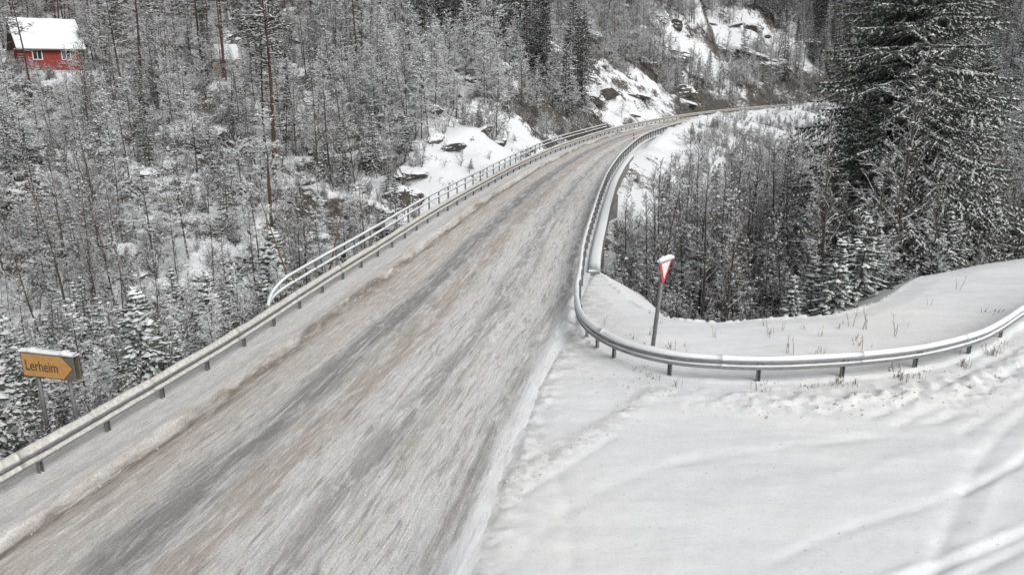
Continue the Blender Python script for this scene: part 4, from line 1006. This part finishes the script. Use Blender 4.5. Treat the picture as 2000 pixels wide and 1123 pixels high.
# upper slope, closed wood
scatter('dark_spruce', 44, (-13, 15, 98, 122), 0.7, 1.0, W_)
scatter('frosted', 400, (-130, 40, 95, 235), 0.8, 1.3, lambda x, y: W_(x, y) and not (-12 < x < 18 and 100 < y < 135))
scatter('frosted', 520, (4, 78, 96, 215), 0.35, 0.8, W_)
scatter('shrub', 160, (4, 78, 92, 215), 0.8, 1.5, W_)
scatter('birch', 170, (5, 72, 95, 215), 0.4, 0.85, W_)
scatter('pine', 170, (-150, 0, 105, 230), 0.8, 1.15, W_)
scatter('birch', 200, (-120, 60, 100, 240), 0.7, 1.1, lambda x, y: W_(x, y) and not (-12 < x < 18 and 100 < y < 135))
scatter('spruce', 90, (-60, 75, 90, 235), 0.5, 1.0, W_)
scatter('dark_spruce', 50, (55, 110, 200, 250), 0.9, 1.4, None)
# ravine on the right
scatter('birch', 230, (5.5, 34, 32, 100), 0.6, 1.25, E_)
scatter('frosted', 40, (6, 40, 40, 110), 0.5, 0.8, E_)
scatter('shrub', 230, (4.5, 40, 30, 110), 0.6, 1.5, E_)
scatter('spruce', 22, (10, 40, 60, 120), 0.4, 0.75, E_)
scatter('young_spruce', 34, (9, 40, 28.5, 70), 0.5, 1.1, lambda x, y: E_(x, y) and x > 10 and y < 30 + x)
scatter('birch', 110, (30, 110, 50, 170), 0.7, 1.3, E_)
scatter('frosted', 120, (36, 120, 55, 170), 0.7, 1.2, E_)
scatter('spruce', 60, (34, 130, 48, 170), 0.6, 1.1, E_)
# far mountain
far_pts = []
for _ in range(5200):
    x, y = rng.uniform(-260, 260), rng.uniform(200, 470)
    if west_of(x, y) and plat_d(x, y) > 3: far_pts.append((rng.choice([0, 0, 1, 1, 2, 2, 3, 3, 4]), x, y, rng.uniform(0.8, 1.35)))
for _ in range(900):
    x, y = rng.uniform(-190, -70), rng.uniform(60, 210); far_pts.append((rng.choice([0, 1, 3]), x, y, rng.uniform(0.8, 1.2)))
for _ in range(700):
    x, y = rng.uniform(80, 240), rng.uniform(60, 260)
    if plat_d(x, y) > 4: far_pts.append((rng.choice([0, 1, 2]), x, y, rng.uniform(0.7, 1.2)))
for _ in range(900):
    x, y = rng.uniform(60, 190), rng.uniform(150, 270)
    if plat_d(x, y) > 3: far_pts.append((rng.choice([0, 1, 2, 4]), x, y, rng.uniform(0.7, 1.2)))
FARK = ['birch', 'frosted', 'spruce', 'pine', 'dark_spruce']

over = []
for kind, L in place.items():
    L.sort(key=lambda q: -q[6] - (10000 if -100 < q[4] < 2100 else 0))
    nm, look, cat, grp = WORD[kind]
    lim = 300 if kind not in ('spruce', 'young_spruce', 'dark_spruce') else 150
    ss_ = sorted(q[3] for q in L); q1, q2 = ss_[len(ss_) // 3], ss_[2 * len(ss_) // 3]
    for i, (x, y, z, s, px, py, sz) in enumerate(L):
        if i < lim:
            zt = zone(x, y); sw = 'small' if s < q1 else ('medium-sized' if s < q2 else 'tall'); vw = ('straight', 'crooked', 'slightly tilting', 'upright')[i % 4]
            tl_ = {'straight': 0.0, 'upright': 0.02, 'crooked': 0.05, 'slightly tilting': 0.1}[vw]; ta = rng.uniform(0, 6.28)
            lb = '%s %s %s %s' % (sw, vw, look, zt)
            plant(kind, i, x, y, z, s, rng.uniform(0, 6.28), nm, lb, cat, '%s %s %s %s' % (sw, vw, grp, zt), (tl_ * math.cos(ta), tl_ * math.sin(ta)), rng.uniform(0.88, 1.12))
        else: over.append((kind, x, y, z, s))

# masses through geometry nodes
def mass(name, templates, pts, label=None):
    """pts: (template index, x, y, z, scale, rz)"""
    c = bpy.data.collections.new(name + '_kinds')
    for i, me in enumerate(templates):
        o_ = bpy.data.objects.new('%s_kind' % name, me); o_.name = 'k%02d_%s' % (i, name); c.objects.link(o_)
    me = bpy.data.meshes.new(name); me.from_pydata([(p[1], p[2], p[3]) for p in pts], [], [])
    a = me.attributes.new('idx', 'INT', 'POINT'); a.data.foreach_set('value', [p[0] for p in pts])
    a = me.attributes.new('scl', 'FLOAT', 'POINT'); a.data.foreach_set('value', [p[4] for p in pts])
    a = me.attributes.new('rot', 'FLOAT_VECTOR', 'POINT'); a.data.foreach_set('vector', [v for p in pts for v in (rng.uniform(-.06, .06), rng.uniform(-.06, .06), p[5])])
    ob = link(bpy.data.objects.new(name, me))
    ng = bpy.data.node_groups.new(name, 'GeometryNodeTree')
    ng.interface.new_socket('Geometry', in_out='INPUT', socket_type='NodeSocketGeometry'); ng.interface.new_socket('Geometry', in_out='OUTPUT', socket_type='NodeSocketGeometry')
    gi = ng.nodes.new('NodeGroupInput'); go = ng.nodes.new('NodeGroupOutput')
    ci = ng.nodes.new('GeometryNodeCollectionInfo'); ci.inputs['Collection'].default_value = c; ci.inputs['Separate Children'].default_value = True; ci.inputs['Reset Children'].default_value = True
    ip = ng.nodes.new('GeometryNodeInstanceOnPoints'); ip.inputs['Pick Instance'].default_value = True
    def attr(nm, t):
        n = ng.nodes.new('GeometryNodeInputNamedAttribute'); n.data_type = t; n.inputs['Name'].default_value = nm
        return [o_ for o_ in n.outputs if o_.enabled and o_.name == 'Attribute'][0]
    ng.links.new(gi.outputs[0], ip.inputs['Points']); ng.links.new(ci.outputs[0], ip.inputs['Instance'])
    ng.links.new(attr('idx', 'INT'), ip.inputs['Instance Index']); ng.links.new(attr('scl', 'FLOAT'), ip.inputs['Scale']); ng.links.new(attr('rot', 'FLOAT_VECTOR'), ip.inputs['Rotation'])
    ng.links.new(ip.outputs[0], go.inputs[0])
    md = ob.modifiers.new('scatter', 'NODES'); md.node_group = ng
    tag(ob, kind='stuff')
    return ob
mass('distant_forest', [KIND[k + '_merged'][0] for k in FARK], [(k, x, y, hz(x, y) - 0.2, s, rng.uniform(0, 6.28)) for k, x, y, s in far_pts])
if over:
    ks = sorted(set(o_[0] for o_ in over)); mass('woodland_beyond', [KIND[k + '_merged'][0] for k in ks], [(ks.index(k), x, y, z, s, rng.uniform(0, 6.28)) for k, x, y, z, s in over])
# undergrowth
ug = []
for _ in range(200000):
    x, y = rng.uniform(-95, 75), rng.uniform(14, 190)
    if len(ug) > 15000: break
    px, py, D_ = proj(x, y, 0)
    if px < -200 or px > 2200 or D_ < 5: continue
    w_ = west_of(x, y)
    if rng.random() > (1.0 if y < 110 else 0.45): continue
    d = plat_d(x, y)
    if d < (0.9 if w_ else (1.5 if y < 76 else 4.0)): continue
    if not w_ and y < 33 and d < 2.6: continue
    if 28 < y < 72 and -8.5 + (y - 29) * .24 - 1.0 < x < np.interp(y, right[:, 1], right[:, 0]) + 1.3: continue
    if any((x - a) ** 2 + (y - b_) ** 2 < (c_ * 0.8) ** 2 for a, b_, c_ in BANKS) and rng.random() < 0.93: continue
    k_ = rng.choice([0, 0, 1, 1, 2, 2, 3, 4]); ug.append((k_, x, y, hz(x, y) - 0.05, rng.uniform(0.22, 0.7) * (1 if k_ < 3 else .55), rng.uniform(0, 6.28)))
mass('undergrowth', [KIND['shrub_merged'][i] for i in range(3)] + [KIND['frosted_merged'][0], KIND['young_spruce_merged'][0]], ug)

# ------------------------------------------------------------------ boulders
def boulder_mesh(seed, flat=0.7):
    import bmesh
    bm = bmesh.new(); bmesh.ops.create_icosphere(bm, subdivisions=4, radius=1.0); r = random.Random(seed)
    pl = [(rv(r).normalized(), r.uniform(0.55, 0.85)) for _ in range(11)]
    for v in bm.verts:
        for n_, d_0 in pl:
            k = v.co.dot(n_) - d_0
            if k > 0: v.co -= n_ * k
        a_ = v.co * 2.3 + Vector((seed, 0, 0)); k = float(fbm(np.array([a_.x + a_.z]), np.array([a_.y - a_.z]), 4)[0]) - 0.5; v.co += v.co.normalized() * k * 0.38 + rv(r) * 0.012; v.co.z *= flat
    me = bpy.data.meshes.new('boulder'); bm.to_mesh(me); bm.free(); me.materials.append(M['rock']); return me
BM = [boulder_mesh(500 + i, 0.6 + 0.08 * i) for i in range(5)]
r = random.Random(21)
def boulder(x, y, s, label, group=None, sink=0.15, sx=1.0):
    o_ = link(bpy.data.objects.new('boulder', BM[r.randrange(5)])); o_.location = (x, y, hz(x, y) + s * sink); o_.scale = (s * sx, s, s * r.uniform(.7, 1.1)); o_.rotation_euler = (r.uniform(-.3, .3), r.uniform(-.3, .3), r.uniform(0, 6.28))
    tag(o_, label, 'boulder', group)
def on_hill(px, py):
    a = (px - 1000) / 1500; b_ = -(py - 561.5) / 1500; dy = pr_c + b_ * pr_s; dz = -pr_s + b_ * pr_c; t = 18.0
    while t < 400:
        if 8.5 + dz * t < hz(a * t, dy * t): break
        t += 0.25
    return a * t, dy * t
for px, py, s, sx, lb in [(1440, 108, 3.4, 2.4, 'long dark cliff ledge slanting across the rocky spur'), (1505, 134, 2.6, 2.2, 'dark ledge continuing the long cliff ledge down to the right'), (1590, 88, 2.0, 1.3, 'rounded rock with a dark hollow at the crest of the spur'),
                      (1245, 190, 1.2, 2.0, 'cracked dark rock in the middle of the white rock face'), (1235, 226, .8, 1.8, 'low dark rock at the foot of the white rock face'), (1340, 205, 1.4, 1.6, 'broken dark rock right of the white rock face, close to the road'),
                      (800, 345, 1.2, 1.3, 'upper dark-edged boulder at the left end of the snow bank'), (798, 392, 1.0, 1.4, 'lower dark-edged boulder at the left end of the snow bank'),
                      (190, 292, 0.8, 1.6, 'dark snow-capped rock below the leaning pine, left one'), (240, 300, 0.9, 1.6, 'dark snow-capped rock below the leaning pine, right one'), (275, 345, 1.0, 1.3, 'mossy dark rock in the gap right of the open snow patch'),
                      (395, 545, 0.8, 1.0, 'dark hollowed boulder uphill of the snow-laden spruce'), (480, 150, 1.0, 2.2, 'long dark ledge below the small hut'), (360, 190, 1.1, 1.8, 'ragged dark rock right of the leaning pine'),
                      (515, 552, 1.3, 1.5, 'big bare dark boulder left of the bridge railing start'), (610, 470, 0.8, 1.6, 'snow-topped boulder above the bridge railing start'), (60, 130, 1.3, 2.6, 'long ledge under the red cabin'),
                      (1590, 462, 1.6, 1.8, 'flat snow-topped rock between the ravine thicket and the tallest spruce')]:
    x, y = on_hill(px, py); o_ = link(bpy.data.objects.new('boulder', BM[int(px) % 5])); o_.location = (x, y, hz(x, y) + .2 * s); o_.scale = (s * sx, s, s * .85); o_.rotation_euler = (0.1, R(12) if px > 1100 else 0, 0.2); tag(o_, lb, 'boulder')
for x, y, s, lb in [(-8.6, 57.5, 1.5, 'big dark boulder at the left foot of the snow bank beyond the bridge'), (-8.9, 60.2, 1.3, 'snow-capped boulder stacked behind the big dark one by the snow bank'),
                    (-7.2, 56.0, 0.9, 'smaller boulder right by the outer railing below the snow bank'), (11.0, 107, 1.4, 'pale round boulder by the left guardrail under the white rock face'),
                    (-9.7, 33.9, 1.3, 'dark bare boulder at the start of the bridge railing'), (-11.8, 36.5, 1.5, 'dark boulder with a snow cap below the start of the bridge railing')]:
    boulder(x, y, s, lb)
n = 0
while n < 150:
    x, y = r.uniform(-62, 0), r.uniform(38, 105)
    if not west_of(x, y) or plat_d(x, y) < 3 or (28 < y < 70 and x > -12 + (y - 29) * .24): continue
    zt = zone(x, y); zs = r.uniform(0.35, 1.2); zx = r.uniform(0.9, 1.7); zw = ('small ' if zs < .6 else 'middle-sized ' if zs < .9 else 'big ') + ('blocky' if zx < 1.15 else 'oval' if zx < 1.42 else 'long'); boulder(x, y, zs * (0.6 + y / 120), zw + ' snow-capped boulder ' + zt, zw + ' snow-capped boulders ' + zt, 0.1, zx); n += 1
n = 0
while n < 46:
    x, y = r.uniform(4, 66), r.uniform(95, 205)
    if not west_of(x, y) or plat_d(x, y) < 2: continue
    zt = zone(x, y); zs = r.uniform(0.9, 2.4); zw = 'long' if zs > 1.7 else 'short'; boulder(x, y, zs, zw + ' snow-capped rock ledge ' + zt, zw + ' snow-capped rock ledges ' + zt, 0.0, r.uniform(1.2, 2.4)); n += 1

mb = MB(); r = random.Random(77)
def clod(x, y, z, s):
    b0 = len(mb.v); ph = (1 + 5 ** .5) / 2
    for v in ((-1, ph, 0), (1, ph, 0), (-1, -ph, 0), (1, -ph, 0), (0, -1, ph), (0, 1, ph), (0, -1, -ph), (0, 1, -ph), (ph, 0, -1), (ph, 0, 1), (-ph, 0, -1), (-ph, 0, 1)):
        k = s * .5 * r.uniform(.7, 1.25); mb.v.append((x + v[0] * k, y + v[1] * k, z + v[2] * k * .75))
    for f in ((0, 11, 5), (0, 5, 1), (0, 1, 7), (0, 7, 10), (0, 10, 11), (1, 5, 9), (5, 11, 4), (11, 10, 2), (10, 7, 6), (7, 1, 8), (3, 9, 4), (3, 4, 2), (3, 2, 6), (3, 6, 8), (3, 8, 9), (4, 9, 5), (2, 4, 11), (6, 2, 10), (8, 6, 7), (9, 8, 1)): mb.f.append(tuple(b0 + q for q in f)); mb.m.append(0)
def jz(x, y):
    i = int(np.searchsorted(jx, x)); j = int(np.searchsorted(jy, y)); return float(JZ[min(j, len(jy) - 1), min(i, len(jx) - 1)])
sa, sb = s_of(23, 29.4), s_of(3.2, 21.3); side_n = 1 if not inside(*[np.array([v]) for v in (at_s(RR, [(sa + sb) / 2])[0] + [0, -1])], np.vstack([nrail, [(3.3, 31)], EDGE, [(60, 50)]]))[0] else -1
for _ in range(900):
    s = r.uniform(sa, sb); p, q = at_s(RR, [s, s + .3]); t_ = (q - p) / np.hypot(*(q - p)); w = r.gauss(1.3, 0.5)
    # travel runs from the far right towards the road, so the side road lies on the left of it
    p = p + np.array([-t_[1], t_[0]]) * w
    if fbm(np.array([p[0] * 1.5]), np.array([p[1] * 1.5]), 2)[0] < 0.45: continue
    clod(p[0], p[1], jz(p[0], p[1]) + .003, abs(r.gauss(0, .018)) + .008)
wr = smooth_poly([(-0.4, 14.2), (0.6, 15.3), (2.3, 17.3), (3.6, 19.0), (4.3, 19.6)], 0.1)
for _ in range(110):
    p = wr[r.randrange(len(wr))]; x, y = p[0] + r.gauss(0, .22), p[1] + r.gauss(0, .2); clod(x, y, jz(x, y) + .002, abs(r.gauss(0, .016)) + .008)
for _ in range(900):
    i = r.randrange(len(P0)); 
    if P0[i][1] > 34: continue
    u_ = r.choice([r.gauss(9.6, .18), r.gauss(9.6, .18), r.gauss(7.3, .15), r.gauss(1.45, .12), r.gauss(0.6, .4)]); j = int(np.argmin(np.abs(U[i] - u_))); clod(X[i, j], Y[i, j], Z[i, j] + .003, abs(r.gauss(0, .016)) + .008)
for _ in range(500):
    x, y = r.uniform(-.3, 14), r.uniform(10.5, 20)
    if y < 10.5 + 0: continue
    clod(x, y, jz(x, y) + .002, r.uniform(.008, .02))
tag(mb.build('snow_clods', 'dirty_snow', None, True), kind='stuff')

# ------------------------------------------------------------------ dry stems in the snow field and by the rail
def tuft(n, h_, seed, spread=0.12):
    r = random.Random(seed); mb = MB()
    for _ in range(n):
        p = Vector((r.gauss(0, spread), r.gauss(0, spread), -0.05)); q = p + Vector((r.gauss(0, .18), r.gauss(0, .18), 1)).normalized() * h_ * r.uniform(.4, 1)
        mb.tube([tuple(p), tuple(p.lerp(q, .55) + rv(r) * .015), tuple(q)], [0.011, 0.008, 0.003], 3, 0, False)
        for _k in range(3):
            o_ = p.lerp(q, r.uniform(.4, .95)); e_ = o_ + (q - p).normalized().lerp(rv(r).normalized(), .45) * h_ * .2; mb.tube([tuple(o_), tuple(e_)], [0.006, 0.002], 3, 0, False)
    return mb.mesh('stems', ['dry_stem'])
TM = [tuft(3, 0.9, 1), tuft(7, 0.45, 2), tuft(2, 1.1, 3, .06), tuft(10, 0.3, 4, .2), tuft(5, 0.65, 5)]
def tuft_at(x, y, v, s, lb, grp=None):
    o_ = link(bpy.data.objects.new('dry_weed', TM[v])); o_.location = (x, y, 0.0); o_.scale = (s,) * 3; o_.rotation_euler = (0, 0, x * 7); tag(o_, lb, 'plant', grp)
import itertools
def ground(px, py):
    a = (px - 1000) / 1500; b_ = -(py - 561.5) / 1500; dy = pr_c + b_ * pr_s; dz = -pr_s + b_ * pr_c; t = -8.5 / dz; return a * t, dy * t
for px, py, v, s, lb in [(1310, 692, 4, .9, 'tuft of dry stems at the foot of the give way sign, right side'), (1262, 684, 1, .8, 'thin dry stems left of the give way sign post'),
                     (1180, 640, 2, .6, 'faint dry stalk left of the give way sign inside the guardrail bend'), (1700, 650, 0, 1.1, 'tallest branching weed in the middle of the right snow field'),
                     (1682, 676, 3, 1.5, 'low dark brushwood clump in the right snow field'), (1748, 660, 2, 1.0, 'slim upright weed right of the brushwood clump'), (1660, 642, 2, 1.0, 'single upright stalk left of the brushwood clump'),
                     (1545, 690, 0, 1.0, 'branching weed behind the middle of the curved guardrail'), (1590, 700, 4, .9, 'forked weed close behind the guardrail below the young spruces'), (1500, 640, 4, .7, 'weed left of the young spruces at the snow edge'),
                     (1870, 570, 2, .9, 'lone stalk high up in the right snow field'), (1940, 615, 3, 1.2, 'grass tuft near the right end of the guardrail'), (1815, 600, 2, .6, 'short stalk above the guardrail on the right')]:
    x, y = ground(px, py); tuft_at(x, y, v, s, lb)
r = random.Random(9)
for i in range(26):
    px = r.uniform(1230, 1960); py = r.uniform(560, 700); x, y = ground(px, py)
    if not inside(np.array([x]), np.array([y]), np.vstack([nrail, EDGE]))[0]: continue
    tuft_at(x, y, r.choice([0, 1, 4, 4]), r.uniform(.3, .7), 'small dry weed poking through the snow between the curved guardrail and the ravine', 'small weeds in the snow field')
for i in range(34):
    s = r.uniform(0.30, 0.62) * d_[s_idx] if False else r.uniform(s_of(16, 23.5), s_of(3.3, 21.2)); p = at_s(RR, [s])[0]
    tuft_at(p[0] + r.uniform(-.2, .2), p[1] + r.uniform(-.5, .1), r.choice([3, 3, 1]), r.uniform(.35, .8), 'small dry grass tuft under the curved guardrail', 'grass tufts under the guardrail')
x, y = ground(1758, 735); tuft_at(x, y, 3, 1.5, 'biggest brown brushwood clump under the curved guardrail on the right')
